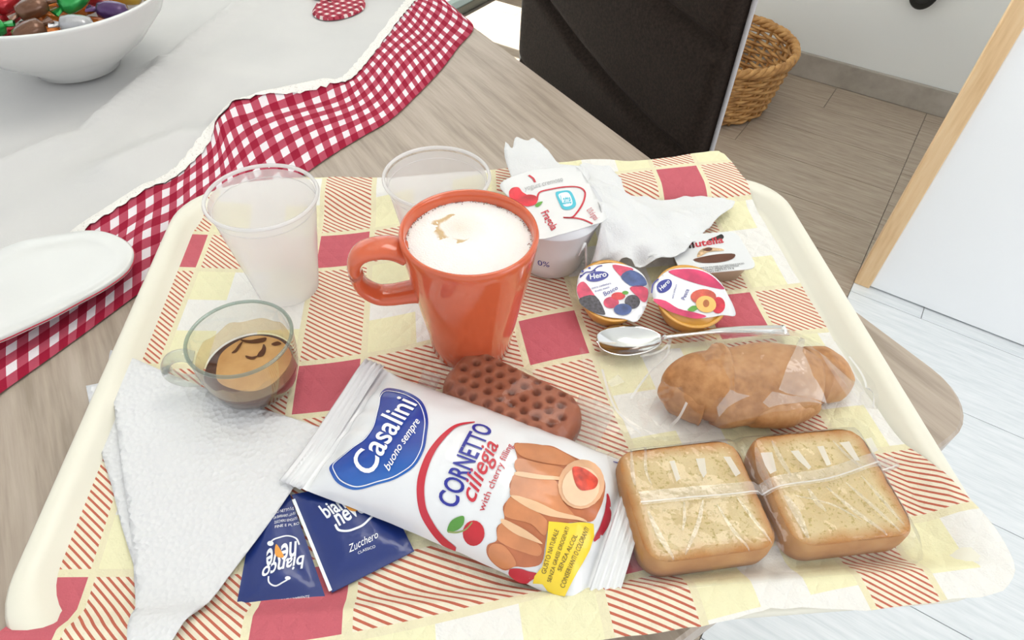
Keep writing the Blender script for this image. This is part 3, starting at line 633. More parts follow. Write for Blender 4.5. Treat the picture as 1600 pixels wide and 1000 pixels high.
# ============================================================ SUGAR SACHETS
navy = M('navy_sachet', (.010, .028, .17), .28, coat=.3, bump=.3, bscale=120); wp = M('white_print', (.82, .84, .88), .5); orp = M('orange_print', (.75, .32, .05), .5)
def quad_h(p4, H_, z0):   # domed sachet height over a quadrilateral
    P0 = [Vector(q) for q in p4]
    def h(x, y):
        q = Vector((x, y)); d = 1e9
        for i in range(4):
            a, c = P0[i], P0[(i+1) % 4]; e = (c-a).normalized(); d = min(d, abs((q-a).x*e.y-(q-a).y*e.x))
        ed = max(0, min(1, (d-.0035)/.016)); return z0+H_*(ed*(2-ed))+.0003*math.sin(x*700+y*300)*min(1, ed*3)
    return h
def sachet(px, label, z0, H_):
    p4 = [at(*q, z0+.001) for q in px]; s = Surf(quad_h(p4, H_, z0)); c = sum(p4, Vector((0, 0)))/4
    t = thing('sugar_sachet', (*c, z0-.0005), label, 'sachet', 'navy sugar sachets')
    b = flat(p4, .003); fixn(b); b2 = b.copy(); drape(b, s, .0003)
    for v in b2.verts: v.co.z = z0-.0002
    bmesh.ops.reverse_faces(b2, faces=b2.faces); me = bpy.data.meshes.new('x'); b2.to_mesh(me); b2.free(); b.from_mesh(me); bpy.data.meshes.remove(me)
    mesh('packet', b, navy, t); return t, s
s1, f1 = sachet([(366, 960), (508, 932), (452, 770), (398, 790)], 'navy sugar sachet lying upside down, half under the folded white napkin', .0012, .004)
text_px('brand_lettering', 'bianco', (476, 868), (411, 888), (473, 889), f1, .0006, wp, s1, bold=.02)
text_px('brand_lettering', 'neve', (464, 847), (417, 862), (463, 870), f1, .0006, wp, s1, bold=.02)
patch_px('orange_drop', [(432, 851), (440, 862), (444, 871), (436, 872), (430, 866)], f1, .0008, orp, s1, k=3)
ribbon_px('spoon_motif', [(420, 901), (421, 911), (432, 916), (447, 908), (451, 904)], .0007, f1, .0006, wp, s1)
ribbon_px('spoon_motif', [(421, 850), (432, 842), (450, 838), (463, 842), (468, 852)], .0008, f1, .0006, wp, s1)
disc_px('spoon_bowl', 450, 904, 4.5, 3, f1, .0006, wp, s1); disc_px('spoon_bowl', 423, 850, 5, 4, f1, .0007, wp, s1)
text_px('small_print', "NON DISPERDERE NELL'AMBIENTE", (396, 948), (484, 935), (396, 943), f1, .0006, wp, s1)
for i, tx in enumerate(('FINE E PURO', 'ZUCCHERO SEMOLATO', 'DA BARBABIETOLA EU', 'PESO NETTO 5 g')): text_px('small_print', tx, (430+i*3-4*i, 826-7*i), (468-3*i, 820-8*i), (430+i*3-4*i, 822-7*i), f1, .0006, wp, s1)
s2, f2 = sachet([(518, 925), (647, 860), (590, 745), (455, 772)], 'navy sugar sachet tucked under the lower edge of the white pastry pack', .0022, .004)
ribbon_px('sachet_seam', [(459, 781), (487, 850), (517, 924)], .0016, f2, .0007, wp, s2)
text_px('brand_lettering', 'bianco', (511, 811), (562, 784), (497, 792), f2, .0006, wp, s2, bold=.02)
text_px('brand_lettering', 'neve', (530, 822), (572, 799), (521, 806), f2, .0006, wp, s2, bold=.02)
patch_px('orange_drop', [(540, 790), (550, 786), (562, 794), (556, 800), (546, 798)], f2, .0009, orp, s2, k=3)
ribbon_px('spoon_motif', [(524, 820), (530, 829), (545, 830), (562, 824), (577, 812), (590, 800)], .0012, f2, .0006, wp, s2)
text_px('variety_lettering', 'Zucchero', (546, 864), (592, 840), (543, 853), f2, .0006, wp, s2, shear=.3)
text_px('small_print', 'CLASSICO', (560, 867), (587, 856), (559, 863), f2, .0006, wp, s2)
# ============================================================ PASTRY PACK
PA, PB = Vector((.888, -.461)).normalized(), Vector((.461, .888)).normalized()
PL, PW = .180, .0885; PC = Vector((.003, .1865)); P0_ = PC-PA*PL/2
def pk_local(x, y): d = Vector((x, y))-P0_; return d.dot(PA), d.dot(PB)
def pk_half(s): q = s/PL; return PW/2*(1-.05*math.sin(math.pi*max(0, min(1, q))))
def pk_top(x, y):
    s, t = pk_local(x, y); hw = pk_half(s); c = .013
    q = max(0, min(1, (s-c)/(PL-2*c))); fs = max(0, 1-abs(2*q-1)**3.2)**.62; ft = max(0, 1-min(1, abs(t)/hw)**2.4)**.60
    z = .0075+.0255*fs*ft
    if s < c or s > PL-c: z += .0006*math.sin(s*2*math.pi/.0022)
    # gathers running out of the end seals and soft crumples
    en = math.exp(-min(s, PL-s)/.022); z += .0016*en*math.sin(t*260+3*math.sin(t*60))*(1 if c < s < PL-c else .2)
    z += .0012*noise.noise(Vector((s*38, t*38, 1.3)))*fs+.0007*noise.noise(Vector((s*90, t*90, 4)))*fs
    z += .010*sst(.03, 0, s)*sst(-.02, .04, t)*.4
    return z
pack = thing('pastry_pack', (*PC, .002), 'large white printed pastry pack with blue oval logo across the front of the tray', 'snack pack')
pwh = M('pack_film_white', (.77, .78, .80), .22, coat=.4, bump=.35, bscale=35, bdist=.002)
NS_, NT2 = 130, 64; PT = []; PBm = []; rs = random.Random(2)
for i in range(NS_+1):
    r1 = []; r2 = []
    for j in range(NT2+1):
        s = PL*i/NS_; t = (2*j/NT2-1)*pk_half(s)
        if i in (0, NS_): s += .0007*(1 if j % 2 else -1)
        p = P0_+PA*s+PB*t; z = pk_top(*(P0_+PA*min(max(PL*i/NS_, 0), PL)+PB*t)); edge = min(1, min(j, NT2-j)/6, max(0, (s-.010)/.02), max(0, (PL-.010-s)/.02))
        r1.append(Vector((*p, z))); r2.append(Vector((*p, z*(1-edge)+.0066*edge-.0003)))
    PT.append(r1); PBm.append(r2)
b = nbm(); grid(b, PT); grid(b, PBm); bmesh.ops.recalc_face_normals(b, faces=b.faces); fixn(b); mesh('wrapper', b, pwh, pack)
PS = Surf(pk_top)
def psp(name, px, off, m, **k): return patch_px(name, px, PS, off, m, pack, **k)
sm = M('seal_film', (.72, .72, .74), .25, coat=.4)
logo = [(515, 730), (525, 720), (547, 702), (570, 685), (585, 660), (592, 632), (595, 615), (605, 607), (627, 610), (650, 620), (662, 632), (669, 655), (667, 680), (662, 705), (647, 730), (622, 747), (592, 757), (565, 765), (547, 765), (527, 755), (517, 740)]
bl = mat('logo_blue', rough=.25, coat=.4); ov, sp = bl.xyz(); bl.color(bl.ramp(bl.math('ADD', bl.math('MULTIPLY', sp[1], 12), .35), [(.0, (.01, .20, .62)), (.45, (.008, .045, .34)), (1, (.008, .03, .28))]))
LP = psp('logo_patch', logo, .0004, bl.m)
cx = sum(q[0] for q in logo)/len(logo); cy = sum(q[1] for q in logo)/len(logo)
ribbon_px('logo_outline', [(cx+(x-cx)*.93, cy+(y-cy)*.94) for x, y in logo], .0005, PS, .0008, wp, LP, closed=True, k=4)
ppw = M('pack_print_white', (.90, .91, .93), .3)
text_px('logo_lettering', 'Casalini', (580, 748), (652, 633), (546, 726), PS, .0009, ppw, LP, bold=.012, step=.003)
text_px('tagline_lettering', 'buono sempre', (608, 738), (657, 660), (599, 730), PS, .0009, ppw, LP, shear=.2, bold=.01, step=.003)
redp = M('pack_red', (.55, .03, .05), .3); nvp = M('pack_navy', (.025, .03, .30), .3)
wf_ = lambda t: .0008+.0032*math.sin(math.pi*min(1, max(0, t)))
ribbon_px('red_swoosh', [(742, 660), (715, 665), (695, 680), (675, 705), (662, 735), (657, 765), (661, 798), (675, 825), (692, 845), (712, 860)], wf_, PS, .0005, redp, pack)
ribbon_px('red_swoosh', [(795, 893), (808, 899), (822, 902), (840, 899)], wf_, PS, .0005, redp, pack)
ribbon_px('red_swoosh', [(928, 846), (941, 828), (949, 808), (951, 788), (949, 772)], wf_, PS, .0005, redp, pack)
text_px('product_lettering', 'CORNETTO', (712, 797), (770, 670), (682, 784), PS, .0006, nvp, pack, bold=.015, step=.003)
text_px('flavour_lettering', 'ciliegia', (741, 787), (780, 695), (716, 776), PS, .0006, redp, pack, shear=.35, bold=.01, step=.003)
text_px('flavour_lettering', 'with cherry filling', (756, 801), (802, 697), (746, 797), PS, .0006, redp, pack, step=.003)
ch = M('cherry_print', (.50, .02, .03), .3, var=.25, vscale=60); disc_px('cherry_picture', 740, 834, 17, 20, PS, .0006, ch, pack)
psp('leaf_picture', [(699, 832), (704, 816), (717, 808), (725, 808), (724, 820), (715, 829)], .0006, M('leaf_print', (.10, .30, .05), .35), step=.003)
ribbon_px('stem_picture', [(700, 832), (714, 833), (728, 828), (738, 817)], .0006, PS, .0007, M('stem_print', (.3, .36, .12), .4), pack)
def crm(name, c, v_=.22, sc=45): return M(name, c, .32, var=v_, vscale=sc, coat=.3)
sil = [(804, 693), (830, 696), (860, 697), (880, 706), (900, 716), (925, 728), (944, 750), (944, 775), (935, 800), (922, 816), (880, 819), (858, 824), (852, 850), (846, 880), (825, 887), (805, 886), (790, 892), (772, 882), (761, 867), (762, 852), (776, 845), (776, 825), (788, 812), (786, 792), (798, 775), (796, 757), (806, 738), (808, 715)]
psp('croissant_picture', sil, .0004, crm('crust_print', (.46, .14, .055)), step=.004)
lobe = crm('crust_lobe_print', (.58, .22, .09)); lite = crm('crust_light_print', (.76, .48, .28), .12)
for q in ([(806, 694), (850, 697), (880, 708), (900, 722), (880, 728), (840, 722), (812, 712)], [(808, 718), (840, 724), (880, 733), (884, 748), (850, 746), (808, 738)], [(798, 760), (804, 742), (830, 745), (868, 752), (880, 785), (900, 812), (860, 806), (815, 782), (798, 776)],
          [(790, 790), (798, 778), (820, 788), (855, 815), (850, 838), (830, 820), (800, 812), (788, 805)], [(778, 826), (790, 814), (806, 822), (830, 840), (846, 858), (840, 870), (812, 862), (785, 850), (777, 842)], [(763, 866), (768, 852), (785, 852), (800, 868), (806, 884), (790, 890), (772, 881)]):
    psp('pastry_segment_picture', q, .0007, lobe, step=.004)
for q in ([(797, 775), (830, 782), (870, 800), (912, 812), (912, 816), (860, 808), (820, 792)], [(786, 812), (815, 826), (842, 845), (845, 851), (810, 838), (785, 820)], [(810, 738), (850, 744), (882, 748), (882, 752), (840, 750), (806, 744)]):
    psp('pastry_glint_picture', q, .0009, lite, step=.004)
disc_px('cut_roll_picture', 908, 758, 36, 39, PS, .0010, crm('roll_outer_print', (.74, .42, .24)), pack, .3)
disc_px('cut_roll_crumb_picture', 907, 762, 29, 31, PS, .0012, crm('roll_inner_print', (.85, .58, .38), .12), pack, .3)
psp('jam_picture', [(895, 732), (910, 733), (925, 742), (934, 752), (930, 764), (918, 768), (908, 768), (900, 760), (895, 745)], .0014, M('jam_print', (.62, .06, .03), .12, var=.4, vscale=200, coat=.6), step=.003)
yel = M('label_yellow', (.86, .62, .03), .3, coat=.3)
YL = psp('yellow_label', [(857, 817), (890, 820), (927, 821), (928, 840), (921, 862), (910, 882), (895, 908), (882, 934), (868, 932), (855, 926), (847, 915), (832, 914), (835, 902), (847, 888), (852, 868), (855, 840)], .0016, yel, k=0, step=.003)
dk = M('label_ink', (.10, .06, .03), .4)
for tx, BL, BR, TL in (('GUSTO NATURALE', (852, 900), (873, 832), (845, 898)), ('SENZA GRASSI IDROGENATI', (860, 913), (889, 828), (854, 911)), ('SENZA ALCOL', (876, 896), (902, 840), (870, 893)), ('CONSERVANTI O COLORANTI', (881, 922), (920, 830), (874, 919))):
    text_px('label_lettering', tx, BL, BR, TL, PS, .0020, dk, YL, step=.004)
text_px('weight_lettering', '50 g e', (975, 762), (979, 735), (965, 760), PS, .0006, nvp, pack)
ribbon_px('navy_line', [(958, 722), (976, 728), (993, 732)], .0007, PS, .0006, nvp, pack)
# pull-out tabs of the end seals
for sg, s0 in ((0, -.004), (1, PL-.010)):
    b = nbm(); P = []
    for i in range(15):
        s = s0+.014*i/14; P.append([Vector((*(P0_+PA*s+PB*(t_*PW/2*1.01+ .0)), .0088+.0007*math.sin(i*1.9)+.0022*math.sin(t_*2.5+sg)+(.003*sst(.3, 1, t_) if sg == 0 else .002*sst(-.3, -1, t_)))) for t_ in [k/20*2-1 for k in range(21)]])
    if sg == 0 or True: grid(b, P); fixn(b); mesh('end_seal', b, sm if sg == 0 else pwh, pack, solid=.0003)
# ============================================================ CHOCOLATE CAKE BAR
CA = Vector((.0555, -.0400)).normalized(); CB = Vector((-CA.y, CA.x)); CC = Vector((.0290, .2335)); cl, cwd, chh = .087, .043, .019
cake = thing('chocolate_cake_bar', (*CC, .001), 'rounded milk chocolate cake bar with rows of holes, behind the pastry pack', 'cake bar')
holes = []
for r in range(5):
    for k in range(9):
        s = -.034+.0085*k+(.00425 if r % 2 else 0); t = -.0150+.0075*r
        if abs(s) < .0385-.2*abs(t) and abs(t) < .017: holes.append((s+random.uniform(-.0006, .0006), t+random.uniform(-.0004, .0004)))
def stad(s, t): return max(0, math.hypot(max(0, abs(s)-(cl/2-.016)), max(0, abs(t)-(cwd/2-.016))))
def cake_top(s, t):
    d = stad(s, t)/.016; z = chh*max(0, 1-max(0, (d-.55)/.45)**2.5)**.5 if d > .55 else chh
    for a, c in holes:
        r2 = ((s-a)**2+(t-c)**2); z -= .0050*math.exp(-(r2/(.0021**2))**1.5)
    return z
b = nbm(); P = []
nr, na = 46, 150
def rim(a):
    x, y = math.cos(a), math.sin(a); lo, hi = 0, .1
    for _ in range(24):
        m_ = (lo+hi)/2
        if stad(x*m_, y*m_) < .016 and abs(x*m_) <= cl/2 and abs(y*m_) <= cwd/2: lo = m_
        else: hi = m_
    return lo
G = []
for i in range(2, 0, -1): pass
NX, NY = 150, 74; V = {}
for i in range(NX+1):
    for j in range(NY+1):
        s = (i/NX-.5)*cl; t = (j/NY-.5)*cwd
        if stad(s, t) <= .0160: q = CC+CA*s+CB*t; V[i, j] = b.verts.new((*q, .0015+max(.001, cake_top(s, t))))
for i in range(NX):
    for j in range(NY):
        q = [(i, j), (i+1, j), (i+1, j+1), (i, j+1)]
        if all(k in V for k in q): b.faces.new([V[k] for k in q])
fixn(b)
ex = bmesh.ops.extrude_edge_only(b, edges=[e for e in b.edges if e.is_boundary])
for g in ex['geom']:
    if isinstance(g, bmesh.types.BMVert): g.co.z = .0012
chm = mat('milk_chocolate', rough=.55, spec=.35); ov, sp = chm.xyz(); chm.color(chm.ramp(chm.noise(ov, 90, 4), [(.3, (.27, .075, .035)), (.7, (.36, .115, .055))])); chm.bump(chm.noise(ov, 500, 3), .25, .0006)
mesh('cake_body', b, chm.m, cake)
cell = film('cellophane', .035, .05, (.985, .985, .98), bs=90, gl=.65); cell2 = film('cellophane_fold_and_streak', .26, .12, (.97, .97, .97), bs=140, gl=.9); cell3 = film('cellophane_glint', .75, .1, gl=.6)  # milky films: doubled folds, and painted stand-ins for light streaks and glints
def wrap(name, outline_px, hfun, z0, parent, m=cell, jag=.0015, step=.004, smooth=True, noise_a=.0012, nf=55):
    sf = Surf(lambda x, y: z0); p = smooth_poly([sf.loc(*q) for q in outline_px], 5); rs = random.Random(len(outline_px))
    p = [q+Vector((rs.uniform(-1, 1), rs.uniform(-1, 1)))*jag*.3 for q in p]
    b = flat(p, step); fixn(b); bd = {v for e in b.edges if e.is_boundary for v in e.verts}
    for v in b.verts:
        v.co.z = max(zmat(v.co.x, v.co.y)+.0012, hfun(v.co.x, v.co.y)+noise_a*noise.noise(Vector((v.co.x*nf, v.co.y*nf, 3.1))))
    return mesh(name, b, m, parent, smooth=smooth)
def cake_h(x, y):
    d = Vector((x, y))-CC; s, t = d.dot(CA), d.dot(CB); q = max(0, stad(s, t)-.008)
    return .0235*max(0, 1-(q/.016)**1.4)+.002
cellc = film('cake_film', .02, .05, bs=60, gl=.3)
wrap('clear_wrapper', [(672, 575), (700, 572), (745, 566), (800, 578), (850, 600), (890, 622), (960, 640), (950, 680), (925, 722), (880, 705), (800, 700), (740, 668), (690, 640), (660, 628), (655, 600)], cake_h, .006, cake, m=cellc, smooth=True, noise_a=.0012)
for (pxs, n_l) in (([(905, 618), (962, 640), (922, 722), (880, 692)], 12), ([(662, 580), (690, 590), (672, 632), (648, 612)], 6)):
    sf = Surf(lambda x, y: .006); A_ = [sf.loc(*q) for q in pxs]; P = []
    for i in range(n_l*3+1):
        u = i/(n_l*3); a, c = A_[0]+(A_[3]-A_[0])*u, A_[1]+(A_[2]-A_[1])*u; P.append([Vector((*(a+(c-a)*k/6), .0075+.001*math.sin(i*2.1)+.0008*noise.noise(Vector((i*.2, k*.5, 0))))) for k in range(7)])
    b = nbm(); grid(b, P); fixn(b); mesh('crimped_seal', b, cell2, cake, smooth=False)
# ============================================================ BREAD SLICES + WRAPPER
br = mat('toast_crumb', rough=.9, spec=.1, sss=.05); ov, sp = br.xyz()
def rrd(t, u, w, x, y, z0, z1): pass
bc = mat('toast_crust', rough=.75, spec=.25); ov2, sp2 = bc.xyz(); bc.color(bc.ramp(bc.noise(ov2, 60, 5), [(.3, (.40, .17, .045)), (.6, (.52, .26, .085)), (.8, (.60, .34, .13))])); bc.bump(bc.noise(ov2, 400, 4), .4, .0008)
def bread(px, label, hz=.0195):
    p4 = [at(*q, hz) for q in px]; c = sum(p4, Vector((0, 0)))/4
    ex_ = ((p4[1]-p4[0])+(p4[2]-p4[3]))*.5; ey_ = ((p4[0]-p4[3])+(p4[1]-p4[2]))*.5; w, h = ex_.length, ey_.length; ang = math.atan2(ex_.y, ex_.x)
    t = thing('bread_slice', (*c, .0015), label, 'bread slice', 'packed toast slices'); t.rotation_euler = (0, 0, ang)
    def outl_(i, z, bul=0): return [Vector((x, y, z)) for x, y in rrect(-w/2+i, w/2-i, -h/2+i, h/2-i, .0125-i*.5, 8)]
    b = nbm(); V = grid(b, [outl_(.003, 0), outl_(.0006, .0015), outl_(0, .008), outl_(.0002, hz-.004), outl_(.0014, hz-.0018)], closed_v=True); b.faces.new(V[0]); bmesh.ops.recalc_face_normals(b, faces=b.faces)
    me = bpy.data.meshes.new('crust'); b.to_mesh(me); b.free(); [setattr(q, 'use_smooth', True) for q in me.polygons]; me.materials.append(bc.m); link(bpy.data.objects.new('crust', me), t)
    b = flat([(q.x, q.y) for q in outl_(.0013, 0)], .0016); fixn(b); L = b.loops.layers.uv.verify()
    for v in b.verts:
        d = min(w/2-abs(v.co.x), h/2-abs(v.co.y)); cr_ = max(0, .0125-d)
        v.co.z = hz-.0018*max(0, 1-d/.004)**1.5-.0+.0005*noise.noise(v.co*180)+.0004*noise.noise(v.co*500)+.0006*noise.noise(v.co*60)-.0015
    for f in b.faces:
        for l in f.loops:
            x, y = l.vert.co.x, l.vert.co.y; dx, dy = w/2-abs(x), h/2-abs(y)
            d = .0125-math.hypot(max(0, .0125-dx), max(0, .0125-dy)) if dx < .0125 and dy < .0125 else min(dx, dy); l[L].uv = (d*50, 0)
    me = bpy.data.meshes.new('crumb'); b.to_mesh(me); b.free(); [setattr(q, 'use_smooth', True) for q in me.polygons]; me.materials.append(br.m); link(bpy.data.objects.new('crumb', me), t)
    return t, c, w, h, ang
uv_, us = br.xyz('UV'); nn = br.noise(ov, 70, 4); ed = br.math('ADD', us[0], br.math('MULTIPLY', br.math('SUBTRACT', nn, .5), .35))
spk = br.noise(ov, 420, 3, .7)
crumbc = br.mix(br.math('LESS_THAN', spk, .41), br.ramp(br.noise(ov, 35, 3), [(.3, (.66, .50, .26)), (.7, (.74, .60, .35))]), (.50, .38, .15))
br.color(br.mix(br.math('MAXIMUM', br.math('MINIMUM', br.math('SUBTRACT', 1.2, br.math('MULTIPLY', ed, 2.5)), 1), 0), crumbc, (.50, .21, .05)))
br.bump(br.math('ADD', spk, br.noise(ov, 1400, 2)), .5, .0009)
b1 = bread([(964, 706), (1160, 679), (1213, 862), (1003, 885)], 'toasted bread slice on the left of the clear packet, beside the pastry pack end')
b2_ = bread([(1172, 680), (1352, 664), (1430, 838), (1232, 862)], 'toasted bread slice on the right of the clear packet, nearest the tray rim')
bw = thing('clear_bread_wrapper', (.155, .163, .002), 'clear cellophane wrapper around the two toasted bread slices', 'wrapper')
def bread_h(x, y):
    z = 0
    for _, c, w, h, a in (b1, b2_):
        d = Vector((x, y))-c; s = d.x*math.cos(a)+d.y*math.sin(a); t = -d.x*math.sin(a)+d.y*math.cos(a)
        q = math.hypot(max(0, abs(s)-w/2+.004), max(0, abs(t)-h/2+.004)); z = max(z, .0215-(q/.012)**1.5*.018 if q < .012 else .0035-.0015*min(1, (q-.012)/.01))
    return z
wrap('clear_film', [(938, 690), (1000, 676), (1160, 664), (1250, 652), (1340, 648), (1375, 680), (1400, 740), (1440, 840), (1445, 870), (1400, 893), (1300, 905), (1150, 918), (1010, 925), (985, 890), (965, 800)], bread_h, .008, bw, smooth=True, step=.0035, noise_a=.0010, nf=70)
WS = Surf(lambda x, y: bread_h(x, y))
# long centre seam, and light streaks along the folds painted as hazy strips
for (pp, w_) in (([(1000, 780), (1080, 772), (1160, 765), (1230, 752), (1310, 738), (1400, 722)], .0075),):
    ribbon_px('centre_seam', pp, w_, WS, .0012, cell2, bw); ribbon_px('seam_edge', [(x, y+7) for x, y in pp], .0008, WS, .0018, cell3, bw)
def streak(pp, w0, m=cell2, off=.0010): ribbon_px('crease_highlight', pp, lambda t: w0*(.25+.75*math.sin(math.pi*t)), WS, off, m, bw)
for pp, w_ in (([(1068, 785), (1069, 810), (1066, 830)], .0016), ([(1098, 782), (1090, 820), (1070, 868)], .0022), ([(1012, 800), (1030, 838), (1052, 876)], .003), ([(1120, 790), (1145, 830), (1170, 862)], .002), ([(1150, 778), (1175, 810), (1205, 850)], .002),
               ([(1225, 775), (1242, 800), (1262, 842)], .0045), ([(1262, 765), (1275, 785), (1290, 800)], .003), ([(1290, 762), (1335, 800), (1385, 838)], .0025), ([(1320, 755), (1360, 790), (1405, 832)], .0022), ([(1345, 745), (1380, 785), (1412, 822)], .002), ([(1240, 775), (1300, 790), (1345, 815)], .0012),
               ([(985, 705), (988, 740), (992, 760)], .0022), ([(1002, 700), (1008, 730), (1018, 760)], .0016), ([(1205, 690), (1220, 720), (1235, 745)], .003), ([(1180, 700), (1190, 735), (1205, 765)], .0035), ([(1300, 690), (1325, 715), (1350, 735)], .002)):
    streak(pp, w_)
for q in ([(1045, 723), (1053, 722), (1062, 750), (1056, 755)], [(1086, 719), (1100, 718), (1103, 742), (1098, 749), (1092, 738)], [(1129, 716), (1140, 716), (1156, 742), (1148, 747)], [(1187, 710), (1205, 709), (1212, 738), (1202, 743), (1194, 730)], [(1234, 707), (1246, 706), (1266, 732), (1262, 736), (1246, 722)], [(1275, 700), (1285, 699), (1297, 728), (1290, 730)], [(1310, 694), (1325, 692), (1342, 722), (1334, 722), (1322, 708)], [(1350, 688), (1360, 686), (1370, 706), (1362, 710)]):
    patch_px('painted_glint', q, WS, .0016, cell3, bw, k=0, step=.006)  # milky patches painted as window reflections on the film
# ============================================================ CROISSANT + WRAPPER
cro = thing('croissant', (.176, .236, .002), 'golden brown croissant inside its own clear packet, above the bread slices', 'croissant')
cm = mat('croissant_crust', rough=.5, spec=.4, coat=.15); ov, sp = cm.xyz(); cm.color(cm.ramp(cm.math('ADD', cm.math('MULTIPLY', cm.noise(ov, 25, 4), .6), cm.math('MULTIPLY', cm.noise(ov, 200, 3), .4)), [(.35, (.34, .145, .05)), (.5, (.47, .225, .085)), (.65, (.55, .295, .125))])); cm.bump(cm.noise(ov, 260, 4), .35, .0009)
def cro_tube(pts, rad, name):
    pts = [Vector((*at(x, y-12, z), z)) for x, y, z in pts]; sp_ = smooth_poly(pts, 8, False) if False else None
    P = []; n = len(pts)
    fine = []
    for i in range(n-1):
        for k in range(10): t = k/10; a, b_, c_, d_ = pts[max(i-1, 0)], pts[i], pts[i+1], pts[min(i+2, n-1)]; fine.append(.5*((2*b_)+(-a+c_)*t+(2*a-5*b_+4*c_-d_)*t*t+(-a+3*b_-3*c_+d_)*t**3))
    fine.append(pts[-1]); N_ = len(fine); b = nbm()
    for i, c in enumerate(fine):
        u = i/(N_-1); t = (fine[min(i+1, N_-1)]-fine[max(i-1, 0)]).normalized(); s = t.cross(Vector((0, 0, 1))).normalized(); up = s.cross(t); r = rad(u)*1.08
        ring_ = []
        for k in range(40):
            a = 2*math.pi*k/40; rr = r*(1+.035*noise.noise(Vector((math.cos(a)*1.5, math.sin(a)*1.5, u*9)))); q = c+s*rr*math.cos(a)+up*rr*.78*math.sin(a); q.z = max(q.z, .0025); ring_.append(q)
        P.append(ring_)
    V = grid(b, P, closed_v=True); b.faces.new(V[0]); b.faces.new(V[-1]); bmesh.ops.recalc_face_normals(b, faces=b.faces); return mesh(name, b, cm.m, cro)
def rp_(u, stops): return float(np.interp(u, [q[0] for q in stops], [q[1] for q in stops]))
cro_tube([(1098, 628, .014), (1140, 618, .015), (1190, 608, .016), (1235, 607, .016), (1275, 616, .014)], lambda u: rp_(u, [(0, .019), (.08, .0225), (.3, .024), (.55, .0245), (.8, .0225), (.93, .019), (1, .012)]), 'middle_roll')
cro_tube([(1072, 588, .015), (1085, 600, .016), (1110, 608, .016), (1132, 610, .016)], lambda u: rp_(u, [(0, .014), (.15, .019), (.5, .0235), (.9, .0250), (1, .0235)]), 'left_roll')
cro_tube([(1042, 606, .010), (1055, 614, .011), (1075, 622, .012), (1095, 626, .012)], lambda u: rp_(u, [(0, .004), (.15, .011), (.5, .017), (1, .020)]), 'left_tip')
cro_tube([(1255, 595, .014), (1285, 600, .013), (1308, 612, .011), (1326, 624, .009)], lambda u: rp_(u, [(0, .017), (.3, .0195), (.7, .014), (.9, .009), (1, .003)]), 'right_roll')
cro_tube([(1150, 632, .013), (1190, 634, .013), (1230, 632, .012), (1265, 628, .012)], lambda u: rp_(u, [(0, .012), (.2, .018), (.6, .0185), (1, .012)]), 'front_fold')
cw_ = thing('clear_croissant_wrapper', (.165, .235, .002), 'crumpled clear cellophane packet around the croissant, lying over the spoon', 'wrapper')
def cro_h(x, y):
    z = .003
    for (px, py, hh, rr) in ((1075, 612, .032, .020), (1120, 608, .041, .028), (1170, 608, .041, .030), (1220, 608, .041, .030), (1265, 612, .037, .028), (1310, 620, .022, .020)):
        c = at(px, py, .014); d = math.hypot(x-c.x, (y-c.y)*.92)/rr
        if d < 1.35: z = max(z, hh*max(0, 1-(d/1.35)**2.6))
    return z+.004
wo = [(905, 545), (930, 560), (1000, 540), (1050, 520), (1140, 516), (1235, 516), (1290, 525), (1330, 560), (1365, 600), (1370, 640), (1330, 665), (1240, 676), (1160, 685), (1080, 690), (1000, 688), (940, 672), (925, 620)]
sf = Surf(lambda x, y: .006); pl = [sf.loc(*q) for q in wo]; rs = random.Random(11)
def inside(p, poly):
    c = False
    for i in range(len(poly)):
        a, d = poly[i], poly[i-1]
        if (a.y > p.y) != (d.y > p.y) and p.x < (d.x-a.x)*(p.y-a.y)/(d.y-a.y)+a.x: c = not c
    return c
# random triangulated sheet: facets of crumpled film
pts = [q for q in smooth_poly(pl, 3)]; nb = len(pts)
while len(pts) < nb+330:
    q = Vector((rs.uniform(.05, .29), rs.uniform(.17, .31)))
    if inside(q, pl) and all((q-w).length > .0052 for w in pts[:]): pts.append(q)
    elif rs.random() < .0006: break
from mathutils.geometry import delaunay_2d_cdt
vv, ee, ff, *_r = delaunay_2d_cdt([Vector(q) for q in pts], [], [list(range(nb))], 1, 1e-6)
b = nbm(); VS = [b.verts.new((q.x, q.y, max(zmat(q.x, q.y)+.0015, cro_h(q.x, q.y)+rs.uniform(-.0012, .0028)*(1 if i >= nb else .2)))) for i, q in enumerate(vv)]
for f in ff: b.faces.new([VS[i] for i in f])
fixn(b); b2 = b.copy(); mesh('clear_film', b, cell, cw_, smooth=False)
CS = Surf(cro_h)
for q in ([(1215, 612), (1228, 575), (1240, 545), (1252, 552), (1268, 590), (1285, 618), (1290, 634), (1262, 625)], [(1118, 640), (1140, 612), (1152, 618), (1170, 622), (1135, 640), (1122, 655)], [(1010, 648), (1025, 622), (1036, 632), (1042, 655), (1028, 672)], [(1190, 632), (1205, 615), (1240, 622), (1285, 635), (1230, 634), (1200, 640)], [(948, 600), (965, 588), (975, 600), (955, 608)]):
    patch_px('painted_glint', q, CS, .002, cell2, cw_, k=0, step=.005)  # milky patches painted as highlights on the crumpled film
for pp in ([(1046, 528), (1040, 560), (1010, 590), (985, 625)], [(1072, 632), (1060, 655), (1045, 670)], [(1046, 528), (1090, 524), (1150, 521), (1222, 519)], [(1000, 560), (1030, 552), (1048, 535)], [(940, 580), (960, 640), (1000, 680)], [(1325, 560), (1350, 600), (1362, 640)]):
    ribbon_px('crease_highlight', pp, .0014, CS, .0020, cell3, cw_)  # milky lines drawn for highlights along the creases
b2.free()
